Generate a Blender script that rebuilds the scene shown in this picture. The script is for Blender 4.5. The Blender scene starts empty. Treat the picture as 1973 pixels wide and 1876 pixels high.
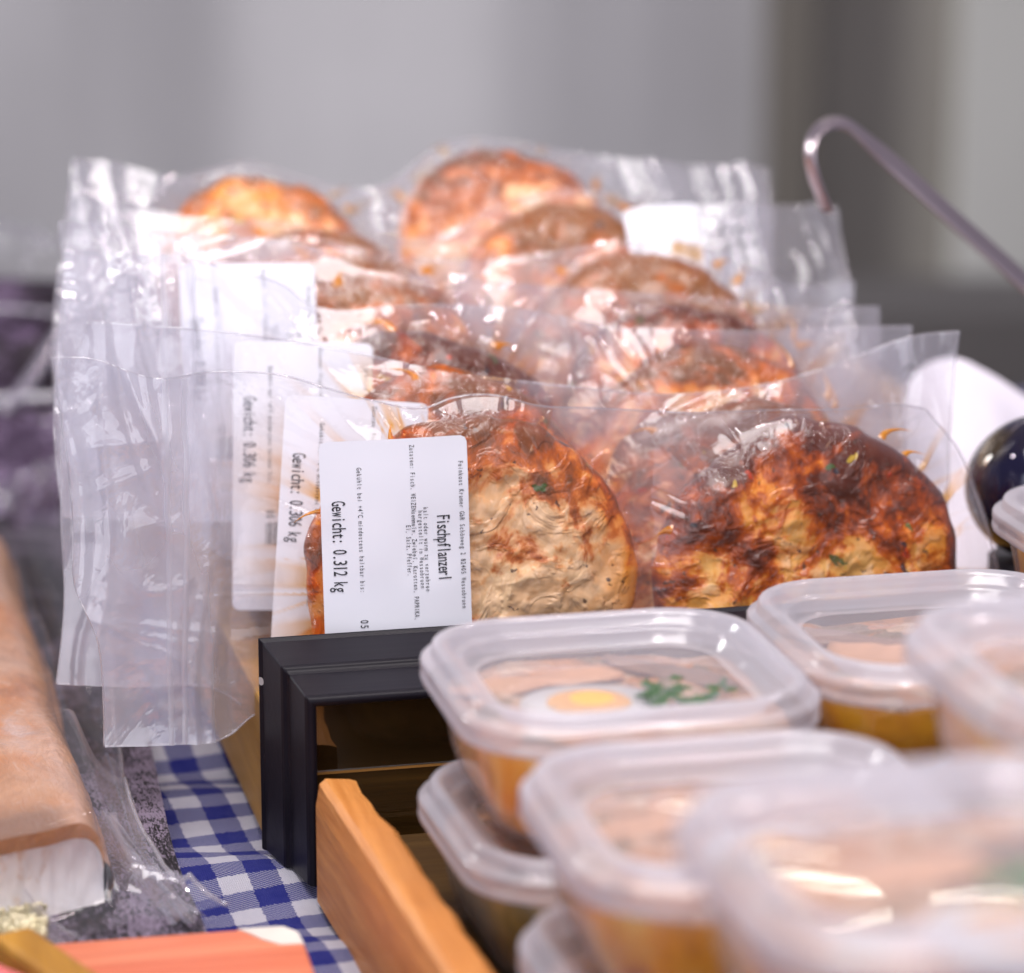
import bpy, math, random
import numpy as np
from mathutils import Vector, Matrix

# ------------------------------------------------------------------ camera, light, exposure
SC = bpy.context.scene
COL = SC.collection
PSI, TH, FPX, CAMH = math.radians(13.2), math.radians(14.0), 6230.0, 0.37   # yaw, pitch, focal (px of a 1973 px wide picture)
PW, PH = 1973.0, 1875.6
FH = np.array([math.sin(PSI), math.cos(PSI), 0.0])
RI = np.array([math.cos(PSI), -math.sin(PSI), 0.0])
FW = FH * math.cos(TH) + np.array([0, 0, -math.sin(TH)])
UP = np.cross(RI, FW)
CAM = np.array([0.0, 0.0, CAMH])

cam = bpy.data.cameras.new('camera')
cam.sensor_width = 36.0
cam.sensor_fit = 'HORIZONTAL'
cam.lens = FPX / PW * 36.0
cam.clip_start = 0.02
cam.clip_end = 60.0
cam.dof.use_dof = True
cam.dof.focus_distance = 0.978
cam.dof.aperture_fstop = 6.5
cam.dof.aperture_blades = 0
camo = bpy.data.objects.new('camera', cam)
COL.objects.link(camo)
camo.matrix_world = Matrix(((RI[0], UP[0], -FW[0], 0), (RI[1], UP[1], -FW[1], 0), (RI[2], UP[2], -FW[2], CAMH), (0, 0, 0, 1)))
SC.camera = camo

W = bpy.data.worlds.new('World')
SC.world = W
W.use_nodes = True
bgn = W.node_tree.nodes['Background']
bgn.inputs['Color'].default_value = (0.80, 0.74, 1.0, 1)
bgn.inputs['Strength'].default_value = 0.16

def area(name, loc, target, sx, sy, power, color):
    l = bpy.data.lights.new(name, 'AREA')
    l.shape = 'RECTANGLE'; l.size = sx; l.size_y = sy
    l.energy = power; l.color = color
    o = bpy.data.objects.new(name, l)
    COL.objects.link(o)
    o.location = loc
    d = Vector(target) - Vector(loc)
    o.rotation_euler = d.to_track_quat('-Z', 'Y').to_euler()
    return o
def spot(name, loc, power, color, r=0.02):
    l = bpy.data.lights.new(name, 'POINT')
    l.energy = power; l.color = color; l.shadow_soft_size = r
    o = bpy.data.objects.new(name, l)
    COL.objects.link(o)
    o.location = loc
    return o
area('backdrop_light', tuple(RI * -2.2 + FH * 2.7 + np.array([0, 0, 1.1])), tuple(RI * 0.1 + FH * 4.6 + np.array([0, 0, 0.1])), 0.8, 0.8, 66, (1.0, 0.98, 0.98))  # added lamp out of view, brightening the curtain from the left
area('canopy_light', (0.1, 0.6, 1.5), (0.22, 0.95, 0.1), 1.0, 0.8, 21, (1.0, 0.95, 0.94))
area('front_fill_light', (-0.8, -1.6, 1.25), (0.2, 0.9, 0.1), 3.6, 2.2, 35, (0.92, 0.92, 1.0))  # added fill behind the camera for film sheen and patty fronts
for bx, by, bz in ((-0.25, 1.15, 0.95), (0.10, 1.05, 1.0), (0.45, 0.95, 0.95), (0.75, 1.2, 0.9), (0.3, 0.45, 0.95)):
    spot('stall_lamp', (bx, by, bz), 2.0, (1.0, 0.86, 0.88), 0.022)
for x0, x1, tz in ((0.70, 1.05, 1.17), (0.64, 1.10, 1.27), (0.76, 1.14, 1.40), (1.24, 1.60, 1.40)):
    area('tube_lamp', ((x0 + x1) / 2, 3.2, tz), (0.2, 0.6, 0.15), x1 - x0, 0.014, 0.17, (1.0, 0.93, 0.78))

vs = SC.view_settings
vs.view_transform = 'Standard'; vs.look = 'None'; vs.exposure = 0.33; vs.gamma = 1.0
vs.use_curve_mapping = False
SC.cycles.transparent_max_bounces = 48
SC.cycles.max_bounces = 14
SC.cycles.diffuse_bounces = 4
SC.cycles.glossy_bounces = 5
SC.cycles.transmission_bounces = 8
SC.cycles.caustics_reflective = False
SC.cycles.caustics_refractive = False
SC.cycles.use_denoising = True
SC.cycles.sample_clamp_indirect = 6.0

# ------------------------------------------------------------------ survey helpers: where a sight line meets a real plane
def ray(px, py):
    return FW * FPX + RI * (px - 986.5) + UP * (938 - py)
def atz(px, py, z):
    r = ray(px, py); return CAM + r * ((z - CAMH) / r[2])
def aty(px, py, y):
    r = ray(px, py); return CAM + r * (y / r[1])
def atd(px, py, d):
    r = ray(px, py); return CAM + r * (d / (r @ FH))

# ------------------------------------------------------------------ noise
_rng = np.random.RandomState(7)
_T = _rng.rand(64, 64, 64)
def vn(x, y, z=0.0):
    x = np.asarray(x, float); y = np.asarray(y, float); z = np.asarray(z, float)
    x, y, z = np.broadcast_arrays(x, y, z)
    xi, yi, zi = np.floor(x).astype(int), np.floor(y).astype(int), np.floor(z).astype(int)
    fx, fy, fz = x - xi, y - yi, z - zi
    fx, fy, fz = [f * f * f * (f * (f * 6 - 15) + 10) for f in (fx, fy, fz)]
    def g(a, b, c): return _T[(xi + a) % 64, (yi + b) % 64, (zi + c) % 64]
    def l(a, b, t): return a + (b - a) * t
    return l(l(l(g(0,0,0), g(1,0,0), fx), l(g(0,1,0), g(1,1,0), fx), fy),
             l(l(g(0,0,1), g(1,0,1), fx), l(g(0,1,1), g(1,1,1), fx), fy), fz) * 2 - 1
def fbm(x, y, z=0.0, o=4):
    s = 0; a = 0.5
    for i in range(o):
        s = s + a * vn(np.asarray(x) * 2 ** i + 7.3 * i, np.asarray(y) * 2 ** i + 3.1 * i, np.asarray(z) * 2 ** i); a *= 0.5
    return s
def ridge(x, y, z=0.0, o=3):
    s = 0; a = 0.5
    for i in range(o):
        s = s + a * (1 - np.abs(vn(np.asarray(x) * 2 ** i + 5.7 * i, np.asarray(y) * 2 ** i + 9.2 * i, z))) ** 2; a *= 0.5
    return s
def sst(a, b, x):
    t = np.clip((x - a) / (b - a), 0, 1); return t * t * (3 - 2 * t)

# ------------------------------------------------------------------ object helpers
def tag(o, label=None, cat=None, group=None, kind=None):
    if label: o['label'] = label
    if cat: o['category'] = cat
    if group: o['group'] = group
    if kind: o['kind'] = kind
    return o
def origin(o):
    v = Vector((0, 0, 0))
    while o is not None:
        v = v + Vector(o.location); o = o.parent
    return v
def link(name, me, mat=None, parent=None, smooth=True):
    o = bpy.data.objects.new(name, me)
    COL.objects.link(o)
    if mat is not None:
        for m in (mat if isinstance(mat, (list, tuple)) else [mat]): me.materials.append(m)
    if smooth and len(me.polygons):
        me.polygons.foreach_set('use_smooth', [True] * len(me.polygons))
    if parent is not None: o.parent = parent
    return o
def mesh(name, verts, faces, mat=None, parent=None, smooth=True, at=None, mi=None):
    """verts in world space; stored relative to the parent (or to 'at' for a top-level thing)"""
    V = np.asarray(verts, float)
    off = np.array(origin(parent)) if parent is not None else np.array(at if at is not None else (0, 0, 0), float)
    me = bpy.data.meshes.new(name)
    me.from_pydata((V - off).tolist(), [], [tuple(int(i) for i in f) for f in faces])
    if mi is not None: me.polygons.foreach_set('material_index', [int(i) for i in mi])
    me.update()
    o = link(name, me, mat, parent, smooth)
    if parent is None and at is not None: o.location = tuple(float(a) for a in at)
    return o
def empty(name, loc):
    o = bpy.data.objects.new(name, None)
    COL.objects.link(o)
    o.empty_display_size = 0.02
    o.location = tuple(float(a) for a in loc)
    return o
def attr(o, name, vals):
    a = o.data.attributes.new(name, 'FLOAT', 'POINT')
    a.data.foreach_set('value', np.asarray(vals, float).ravel())
def gridfaces(n, m, off=0, flip=False):
    i, j = np.meshgrid(np.arange(n - 1), np.arange(m - 1), indexing='ij')
    a = off + i * m + j
    f = np.stack([a, a + m, a + m + 1, a + 1], -1).reshape(-1, 4)
    return f[:, ::-1] if flip else f
def box(c0, c1):
    x0, y0, z0 = c0; x1, y1, z1 = c1
    v = [(x0,y0,z0),(x1,y0,z0),(x1,y1,z0),(x0,y1,z0),(x0,y0,z1),(x1,y0,z1),(x1,y1,z1),(x0,y1,z1)]
    f = [(0,3,2,1),(4,5,6,7),(0,1,5,4),(1,2,6,5),(2,3,7,6),(3,0,4,7)]
    return np.array(v, float), f
def bevel(o, w, seg=2):
    m = o.modifiers.new('bevel', 'BEVEL'); m.width = w; m.segments = seg; m.limit_method = 'ANGLE'
    m.harden_normals = False
    return o
def tube(pts, r, n=8, closed=False):
    P = np.asarray(pts, float); N = len(P)
    rr = np.broadcast_to(np.asarray(r, float), (N,))
    T = np.gradient(P, axis=0)
    T /= np.linalg.norm(T, axis=1)[:, None] + 1e-12
    ref = np.array([0.3, 0.2, 0.93])
    V = []
    for i in range(N):
        a = np.cross(T[i], ref); a /= np.linalg.norm(a) + 1e-9
        b = np.cross(T[i], a)
        for k in range(n):
            t = 2 * math.pi * k / n
            V.append(P[i] + rr[i] * (a * math.cos(t) + b * math.sin(t)))
    Fc = []
    for i in range(N - 1):
        for k in range(n):
            Fc.append((i*n+k, i*n+(k+1)%n, (i+1)*n+(k+1)%n, (i+1)*n+k))
    Fc.append(tuple(range(n))[::-1]); Fc.append(tuple((N-1)*n + k for k in range(n)))
    return np.array(V), Fc
def join(parts):
    V = []; Fc = []; n = 0
    for v, f in parts:
        V.append(np.asarray(v, float)); Fc += [tuple(int(i) + n for i in q) for q in f]; n += len(v)
    return np.concatenate(V), Fc
def resample(pts, n, smooth=True):
    P = np.asarray(pts, float)
    d = np.concatenate([[0], np.cumsum(np.linalg.norm(np.diff(P, axis=0), axis=1))])
    t = np.linspace(0, d[-1], n)
    if smooth and len(P) > 2:
        m = np.gradient(P, d, axis=0)
        i = np.clip(np.searchsorted(d, t, side='right') - 1, 0, len(P) - 2)
        h = (d[i + 1] - d[i])[:, None]; u = ((t - d[i]) / (d[i + 1] - d[i]))[:, None]
        return (2*u**3-3*u**2+1)*P[i] + (u**3-2*u**2+u)*h*m[i] + (-2*u**3+3*u**2)*P[i+1] + (u**3-u**2)*h*m[i+1]
    return np.stack([np.interp(t, d, P[:, k]) for k in range(P.shape[1])], 1)

# ------------------------------------------------------------------ material helpers
class NT:
    def __init__(s, name):
        s.m = bpy.data.materials.new(name); s.m.use_nodes = True
        s.t = s.m.node_tree; s.t.nodes.clear()
        s.out = s.n('ShaderNodeOutputMaterial')
    def n(s, typ, **kw):
        nd = s.t.nodes.new(typ)
        for k, v in kw.items():
            if hasattr(nd, k): setattr(nd, k, v)
        return nd
    def l(s, a, b): s.t.links.new(a, b)
    def set(s, nd, **kw):
        for k, v in kw.items():
            k = k.replace('_', ' ')
            inp = nd.inputs[k]
            if hasattr(v, 'is_output') or isinstance(v, bpy.types.NodeSocket): s.l(v, inp)
            else: inp.default_value = v if not (isinstance(v, tuple) and len(v) == 3 and inp.type == 'RGBA') else (*v, 1)
        return nd
    def coord(s, which='Object', scale=(1, 1, 1), rot=(0, 0, 0), loc=(0, 0, 0), rnd=False):
        c = s.n('ShaderNodeTexCoord'); mp = s.n('ShaderNodeMapping')
        s.l(c.outputs[which], mp.inputs['Vector'])
        mp.inputs['Scale'].default_value = scale; mp.inputs['Rotation'].default_value = rot; mp.inputs['Location'].default_value = loc
        if rnd:
            oi = s.n('ShaderNodeObjectInfo'); mu = s.n('ShaderNodeVectorMath', operation='SCALE')
            cb = s.n('ShaderNodeCombineXYZ')
            for k in range(3): s.l(oi.outputs['Random'], cb.inputs[k])
            s.l(cb.outputs[0], mu.inputs[0]); mu.inputs['Scale'].default_value = 3.7
            ad = s.n('ShaderNodeVectorMath', operation='ADD'); s.l(mp.outputs[0], ad.inputs[0]); s.l(mu.outputs[0], ad.inputs[1])
            return ad.outputs[0]
        return mp.outputs[0]
    def noise(s, vec, scale, detail=4, rough=0.55, dist=0.0, col=False):
        nd = s.n('ShaderNodeTexNoise'); s.l(vec, nd.inputs['Vector'])
        nd.inputs['Scale'].default_value = scale; nd.inputs['Detail'].default_value = detail
        nd.inputs['Roughness'].default_value = rough; nd.inputs['Distortion'].default_value = dist
        return nd.outputs['Color' if col else 'Fac']
    def ramp(s, fac, stops, interp='LINEAR'):
        r = s.n('ShaderNodeValToRGB'); s.l(fac, r.inputs[0]); cr = r.color_ramp; cr.interpolation = interp
        while len(cr.elements) < len(stops): cr.elements.new(0.5)
        for e, (p, c) in zip(cr.elements, stops):
            e.position = p; e.color = (*c, 1) if len(c) == 3 else c
        return r.outputs['Color']
    def math(s, op, a, b=0.0, clamp=False):
        nd = s.n('ShaderNodeMath', operation=op); nd.use_clamp = clamp
        for i, v in enumerate((a, b)):
            if isinstance(v, bpy.types.NodeSocket): s.l(v, nd.inputs[i])
            else: nd.inputs[i].default_value = v
        return nd.outputs[0]
    def mix(s, fac, a, b, mode='MIX'):
        nd = s.n('ShaderNodeMix'); nd.data_type = 'RGBA'; nd.blend_type = mode
        for i, v in ((0, fac), (6, a), (7, b)):
            if isinstance(v, bpy.types.NodeSocket): s.l(v, nd.inputs[i])
            else: nd.inputs[i].default_value = v if i == 0 else (*v, 1)
        return nd.outputs[2]
    def mixsh(s, fac, a, b):
        nd = s.n('ShaderNodeMixShader')
        if isinstance(fac, bpy.types.NodeSocket): s.l(fac, nd.inputs[0])
        else: nd.inputs[0].default_value = fac
        s.l(a, nd.inputs[1]); s.l(b, nd.inputs[2]); return nd.outputs[0]
    def bump(s, h, strength=0.3, dist=0.001, normal=None):
        nd = s.n('ShaderNodeBump'); s.l(h, nd.inputs['Height'])
        nd.inputs['Strength'].default_value = strength; nd.inputs['Distance'].default_value = dist
        if normal is not None: s.l(normal, nd.inputs['Normal'])
        return nd.outputs[0]
    def at(s, name):
        a = s.n('ShaderNodeAttribute', attribute_name=name); return a.outputs['Fac']
    def pbr(s, color, rough=0.5, normal=None, metallic=0.0, coat=0.0, coat_rough=0.05, spec=0.5, sss=0.0):
        p = s.n('ShaderNodeBsdfPrincipled')
        for k, v in (('Base Color', color), ('Roughness', rough), ('Metallic', metallic)):
            if isinstance(v, bpy.types.NodeSocket): s.l(v, p.inputs[k])
            else: p.inputs[k].default_value = (*v, 1) if isinstance(v, tuple) else v
        p.inputs['Coat Weight'].default_value = coat; p.inputs['Coat Roughness'].default_value = coat_rough
        p.inputs['Specular IOR Level'].default_value = spec
        if sss:
            p.inputs['Subsurface Weight'].default_value = sss; p.inputs['Subsurface Radius'].default_value = (0.006, 0.003, 0.0015); p.inputs['Subsurface Scale'].default_value = 1.0
        if normal is not None:
            s.l(normal, p.inputs['Normal'])
            if coat: s.l(normal, p.inputs['Coat Normal'])
        return p.outputs[0]
    def done(s, sh):
        s.l(sh, s.out.inputs['Surface']); return s.m

def simple(name, color, rough=0.5, metallic=0.0, nscale=40, var=0.25, bump=0.15, coat=0.0):
    t = NT(name); v = t.coord()
    n = t.noise(v, nscale, 5)
    c = t.mix(n, tuple(x * (1 - var) for x in color), tuple(min(1, x * (1 + var)) for x in color))
    return t.done(t.pbr(c, rough, t.bump(n, bump, 0.001), metallic, coat))

# ---- film of the vacuum bags
def film_mat(name, haze=0.015, tint=(0.985, 0.985, 0.99), grough=0.035, edge=0.3, bumpy=0.25, fh=0.25):
    t = NT(name); v = t.coord('Object', rnd=True)
    lw = t.n('ShaderNodeLayerWeight'); lw.inputs['Blend'].default_value = 0.5
    fac3 = t.math('POWER', lw.outputs['Facing'], 3.0)
    big = t.noise(v, 26, 4, 0.6, 0.8)
    fine = t.noise(v, 160, 3, 0.6, 1.5)
    h = t.math('ADD', t.math('MULTIPLY', big, 1.0), t.math('MULTIPLY', fine, 0.07))
    rid = t.math('ABSOLUTE', t.math('SUBTRACT', t.noise(v, 105, 3, 0.55, 1.6), 0.5))
    rid = t.math('POWER', t.math('SUBTRACT', 1.0, t.math('MULTIPLY', rid, 7.0), True), 1.5)
    h = t.math('ADD', h, t.math('MULTIPLY', t.math('MULTIPLY', rid, t.at('hug')), 0.65))
    nb = t.bump(h, bumpy, 0.006)
    tr = t.n('ShaderNodeBsdfTransparent')
    t.l(t.mix(t.at('juice'), tint, (0.93, 0.50, 0.10)), tr.inputs['Color'])
    d = t.n('ShaderNodeBsdfDiffuse'); d.inputs['Color'].default_value = (0.88, 0.88, 1.0, 1); t.l(nb, d.inputs['Normal'])
    tl = t.n('ShaderNodeBsdfTranslucent'); tl.inputs['Color'].default_value = (0.88, 0.88, 1.0, 1); t.l(nb, tl.inputs['Normal'])
    hz = t.mixsh(0.5, d.outputs[0], tl.outputs[0])
    g = t.n('ShaderNodeBsdfGlossy'); g.inputs['Roughness'].default_value = grough; t.l(nb, g.inputs['Normal'])
    hf = t.math('ADD', t.math('MULTIPLY', fac3, fh), t.math('ADD', haze, t.math('MULTIPLY', t.at('haze'), 0.45)), True)
    s1 = t.mixsh(hf, tr.outputs[0], hz)
    gf = t.math('ADD', t.math('MULTIPLY', fac3, edge), t.math('ADD', 0.028, t.math('ADD', t.math('MULTIPLY', t.at('hug'), -0.004), t.math('MULTIPLY', t.at('haze'), 0.10))), True)
    return t.done(t.mixsh(gf, s1, g.outputs[0]))
M_FILM = film_mat('vacuum_film')
M_FLAP = film_mat('pouch_film', 0.005, edge=0.07, bumpy=0.10, fh=0.03)

# ---- translucent polypropylene
def pp_mat(name, milk, rough=0.18, col=(0.86, 0.84, 0.92), spec=0.06, bumpy=0.05):
    t = NT(name); v = t.coord()
    lw = t.n('ShaderNodeLayerWeight'); lw.inputs['Blend'].default_value = 0.5
    f3 = t.math('POWER', lw.outputs['Facing'], 3.0)
    nb = t.bump(t.noise(v, 30, 3), bumpy, 0.004)
    tr = t.n('ShaderNodeBsdfTransparent'); tr.inputs['Color'].default_value = (0.97, 0.97, 0.98, 1)
    d = t.n('ShaderNodeBsdfDiffuse'); d.inputs['Color'].default_value = (*col, 1)
    tl = t.n('ShaderNodeBsdfTranslucent'); tl.inputs['Color'].default_value = (*col, 1)
    g = t.n('ShaderNodeBsdfGlossy'); g.inputs['Roughness'].default_value = rough; t.l(nb, g.inputs['Normal'])
    hz = t.mixsh(0.5, d.outputs[0], tl.outputs[0])
    s1 = t.mixsh(t.math('ADD', milk, t.math('MULTIPLY', f3, 0.35), True), tr.outputs[0], hz)
    return t.done(t.mixsh(t.math('ADD', spec, t.math('MULTIPLY', f3, 0.4), True), s1, g.outputs[0]))
M_LID = pp_mat('lid_rim_plastic', 0.50, 0.16, (0.89, 0.89, 0.98))
M_PANEL = pp_mat('lid_panel_plastic', 0.18, 0.02, (0.88, 0.87, 0.96), spec=0.07, bumpy=0.03)
M_CUP = pp_mat('cup_plastic', 0.04, 0.12)

# ---- patties
def patty_mat(name, base, char_amt, rim_amt):
    t = NT(name); v = t.coord('Object', rnd=True)
    n1 = t.noise(v, 42, 6, 0.65, 0.8)
    n2 = t.noise(v, 95, 5, 0.6, 0.5)
    n3 = t.noise(v, 24, 5, 0.7, 1.2)
    c = t.ramp(n1, [(0.25, tuple(x * 0.55 for x in base)), (0.45, base), (0.60, tuple(min(1, x * 1.25 + 0.04) for x in base)), (0.72, (0.80, 0.60, 0.45))])
    nf = t.noise(v, 60, 3, 0.5, 2.2)
    fl = t.ramp(nf, [(0.53, (0, 0, 0)), (0.575, (1, 1, 1))])
    c = t.mix(t.math('MULTIPLY', fl, 0.7), c, (0.88, 0.58, 0.34))
    org = t.mix(n2, (0.76, 0.20, 0.006), (0.92, 0.40, 0.05))
    patch = t.ramp(n3, [(0.50, (0, 0, 0)), (0.62, (1, 1, 1))])
    rimf = t.math('MULTIPLY', t.at('rim'), rim_amt)
    o1 = t.math('MAXIMUM', t.math('MULTIPLY', patch, 0.55), t.math('ADD', rimf, t.math('MULTIPLY', t.math('SUBTRACT', n2, 0.5), 1.2 * rim_amt)), True)
    up = t.math('MULTIPLY', t.math('SUBTRACT', t.math('ADD', t.at('char'), t.math('MULTIPLY', t.math('SUBTRACT', n3, 0.5), 1.6)), 0.45), 1.5, True)
    o1 = t.math('MAXIMUM', o1, t.math('MINIMUM', t.math('MAXIMUM', up, 0.0), 0.85))
    o1 = t.math('MINIMUM', o1, 1.0)
    c = t.mix(o1, c, org)
    ch = t.math('ADD', t.math('MULTIPLY', t.at('char'), 1.0), t.math('MULTIPLY', t.math('SUBTRACT', n1, 0.5), 2.6))
    ch = t.math('ADD', ch, t.math('MULTIPLY', t.math('SUBTRACT', n2, 0.5), 1.2))
    chf = t.ramp(ch, [(0.34, (0, 0, 0)), (0.62, (1, 1, 1))])
    chf = t.math('MULTIPLY', chf, char_amt)
    brown = t.ramp(ch, [(0.40, (0.82, 0.27, 0.01)), (0.56, (0.60, 0.13, 0.006)), (0.76, (0.33, 0.055, 0.005)), (1.0, (0.10, 0.020, 0.006))])
    c = t.mix(chf, c, brown)
    for sc_, thr, colr, sd in ((85, 0.15, (0.03, 0.03, 0.04), 0.0), (80, 0.14, (0.05, 0.12, 0.03), 3.1), (78, 0.10, (0.55, 0.05, 0.01), 5.2), (210, 0.17, (0.10, 0.05, 0.03), 1.7), (62, 0.11, (0.60, 0.40, 0.04), 8.8)):
        vo = t.n('ShaderNodeTexVoronoi'); vo.inputs['Scale'].default_value = sc_
        ad = t.n('ShaderNodeVectorMath', operation='ADD'); t.l(v, ad.inputs[0]); ad.inputs[1].default_value = (sd, sd * 2, sd * 3)
        wob = t.n('ShaderNodeVectorMath', operation='SCALE'); t.l(t.noise(v, 260, 2, col=True), wob.inputs[0]); wob.inputs['Scale'].default_value = 0.008
        ad2 = t.n('ShaderNodeVectorMath', operation='ADD'); t.l(ad.outputs[0], ad2.inputs[0]); t.l(wob.outputs[0], ad2.inputs[1])
        t.l(ad2.outputs[0], vo.inputs['Vector'])
        near = t.math('LESS_THAN', vo.outputs['Distance'], thr)
        sp = t.n('ShaderNodeSeparateColor'); t.l(vo.outputs['Color'], sp.inputs[0])
        pick = t.math('LESS_THAN', sp.outputs[0], 0.42)
        c = t.mix(t.math('MULTIPLY', t.math('MULTIPLY', near, pick), 0.85), c, colr)
    b = t.math('ADD', t.math('ADD', t.math('MULTIPLY', n1, 0.5), t.math('MULTIPLY', n2, 0.3)), t.math('MULTIPLY', t.math('MINIMUM', t.math('MAXIMUM', nf, 0.50), 0.60), 3.0))
    return t.done(t.pbr(c, 0.32, t.bump(b, 0.7, 0.002), 0.0, 0.42, 0.05, spec=0.3))
M_PALE = patty_mat('pale_patty', (0.84, 0.52, 0.28), 0.9, 1.3)
M_DARK = patty_mat('charred_patty', (0.86, 0.47, 0.14), 1.0, 1.2)
M_ROSE = patty_mat('rosy_patty', (0.88, 0.36, 0.06), 0.8, 1.3)

M_PAPER = simple('label_paper', (0.84, 0.85, 0.92), 0.45, 0, 25, 0.03, 0.02)
M_INK = simple('printing_ink', (0.015, 0.015, 0.02), 0.5, 0, 60, 0.1, 0.0)

def wood_mat(name, c1, c2, axis='Y', rough=0.5, sc=1.0, coat=0.0):
    t = NT(name)
    s = {'X': (3, 40, 40), 'Y': (40, 3, 40), 'Z': (40, 40, 3)}[axis]
    v = t.coord('Object', tuple(a * sc for a in s))
    n = t.noise(v, 1.6, 6, 0.6, 1.2)
    v2 = t.coord('Object', tuple(a * sc * 4 for a in s)); f = t.noise(v2, 2.2, 3, 0.6)
    c = t.ramp(n, [(0.3, c1), (0.5, tuple((a + b) / 2 for a, b in zip(c1, c2))), (0.68, c2)])
    c = t.mix(t.math('MULTIPLY', f, 0.35), c, tuple(a * 0.55 for a in c1))
    return t.done(t.pbr(c, rough, t.bump(f, 0.35, 0.001), 0, coat))
M_CRATE = wood_mat('ochre_crate_wood', (0.26, 0.12, 0.012), (0.46, 0.24, 0.035))
M_PLANK = wood_mat('orange_plank_wood', (0.48, 0.16, 0.025), (0.76, 0.33, 0.09), 'Y', 0.5, 1.8)
M_RED = wood_mat('red_board_wood', (0.60, 0.13, 0.06), (0.76, 0.27, 0.14), 'X', 0.45)
M_DKWOOD = wood_mat('dark_crate_wood', (0.05, 0.025, 0.01), (0.12, 0.065, 0.02), 'X', 0.4)

# ------------------------------------------------------------------ setting: table, cloth, floor, back of the stall
ZT = 0.02
def gingham():
    t = NT('blue_gingham_cloth')
    v = t.coord('Object', (1, 1, 1), (0, 0, math.radians(-4)))
    sx = t.n('ShaderNodeSeparateXYZ'); t.l(v, sx.inputs[0])
    per = 0.0185
    ed = t.noise(t.coord(), 900, 2)
    def stripe(a):
        q = t.math('ADD', t.math('DIVIDE', a, per), t.math('MULTIPLY', t.math('SUBTRACT', ed, 0.5), 0.10))
        return t.math('GREATER_THAN', t.math('FRACT', q), 0.5)
    a, b = stripe(sx.outputs[0]), stripe(sx.outputs[1])
    # woven threads: warp over weft in a fine twill
    th = 0.00062
    u1 = t.math('DIVIDE', sx.outputs[0], th); u2 = t.math('DIVIDE', sx.outputs[1], th)
    tw = t.math('GREATER_THAN', t.math('FRACT', t.math('MULTIPLY', t.math('ADD', u1, u2), 0.5)), 0.5)
    thr = t.mix(tw, a, b)
    sel = t.n('ShaderNodeSeparateColor'); t.l(thr, sel.inputs[0])
    both = t.math('MAXIMUM', sel.outputs[0], t.math('MULTIPLY', t.math('MAXIMUM', a, b), 0.42))
    c = t.mix(both, (0.44, 0.43, 0.47), (0.003, 0.006, 0.12))
    fuzz = t.noise(t.coord(), 300, 4)
    c = t.mix(t.math('MULTIPLY', fuzz, 0.25), c, (0.10, 0.11, 0.30))
    wv = t.math('ADD', t.math('SINE', t.math('MULTIPLY', u1, 6.283)), t.math('SINE', t.math('MULTIPLY', u2, 6.283)))
    return t.done(t.pbr(c, 0.85, t.bump(wv, 0.35, 0.0003), spec=0.2))
n = 220
X, Y = np.meshgrid(np.linspace(-0.75, 1.1, n), np.linspace(0.05, 1.50, n), indexing='ij')
fine = np.exp(-((X - 0.13) / 0.12) ** 2 - ((Y - 0.97) / 0.2) ** 2)
Z = ZT + 0.0022 * fbm(X * 9, Y * 16, 0, 3) + fine * 0.0028 * np.sin((Y + 0.25 * X) * 95 + 2 * fbm(X * 14, Y * 10))
cl = mesh('tablecloth', np.stack([X, Y, Z], -1).reshape(-1, 3), gridfaces(n, n), gingham(), at=(0, 0, ZT))
tag(cl, 'blue and white checked cloth spread under the crates and fish', 'tablecloth')
v, f = box((-0.75, 0.05, -0.03), (1.1, 1.495, 0.012))
tb = mesh('table', v, f, M_CRATE, smooth=False, at=(0, 0, -0.03))
tag(tb, 'flat market stall table hidden beneath the checked cloth', 'table')

M_FLOOR = simple('pavement_stone', (0.20, 0.19, 0.19), 0.8, 0, 8, 0.3, 0.4)
v, f = box((-6, -3, -0.86), (8, 12, -0.80))
tag(mesh('ground', v, f, M_FLOOR, smooth=False), kind='structure')

def wallslab(name, px0, px1, d, z0, z1, mat, label, cat, thick=0.05, group=None):
    a = atd(px0, 400, d); b = atd(px1, 400, d)
    a[2] = b[2] = 0
    V = []
    for z in (z0, z1):
        for p in (a, b, b + FH * thick, a + FH * thick): V.append((p[0], p[1], z))
    f = [(0,3,2,1),(4,5,6,7),(0,1,5,4),(1,2,6,5),(2,3,7,6),(3,0,4,7)]
    return tag(mesh(name, V, f, mat, smooth=False, at=((a + b) / 2)), label, cat, group)
def plain(name, c, rough=0.6): return simple(name, c, rough, 0, 2.2, 0.18, 0.1)
def curtain():
    n, m = 260, 14
    px = np.linspace(-800, 1473, n); u = (px - 986.5) / FPX * 4.6
    slope = 0.36 - 0.86 * sst(330, 620, px) + 0.46 * sst(800, 1080, px) + 0.10 * sst(1150, 1400, px) + 0.10 * vn(px / 70, 0.5) + 0.06 * vn(px / 30, 4.5)  # slopes shaped so the side lamp gives dark and bright bands
    q = np.concatenate([[0], np.cumsum((slope[1:] + slope[:-1]) / 2 * np.diff(u))]); q -= q[-1]
    V = [RI * a + FH * (4.6 + b + 0.01 * vn(a * 6, z * 1.5)) + np.array([0, 0, z]) for a, b in zip(u, q) for z in np.linspace(-0.8, 0.75, m)]
    o = mesh('canvas_curtain', V, gridfaces(n, m), plain('grey_canvas', (0.42, 0.41, 0.43), 0.8), at=RI * u[n // 2] + FH * 4.6 + np.array([0, 0, -0.8]))
    tag(o, 'wide grey canvas curtain hanging blurred behind the fish packs', 'curtain')
curtain()
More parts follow.
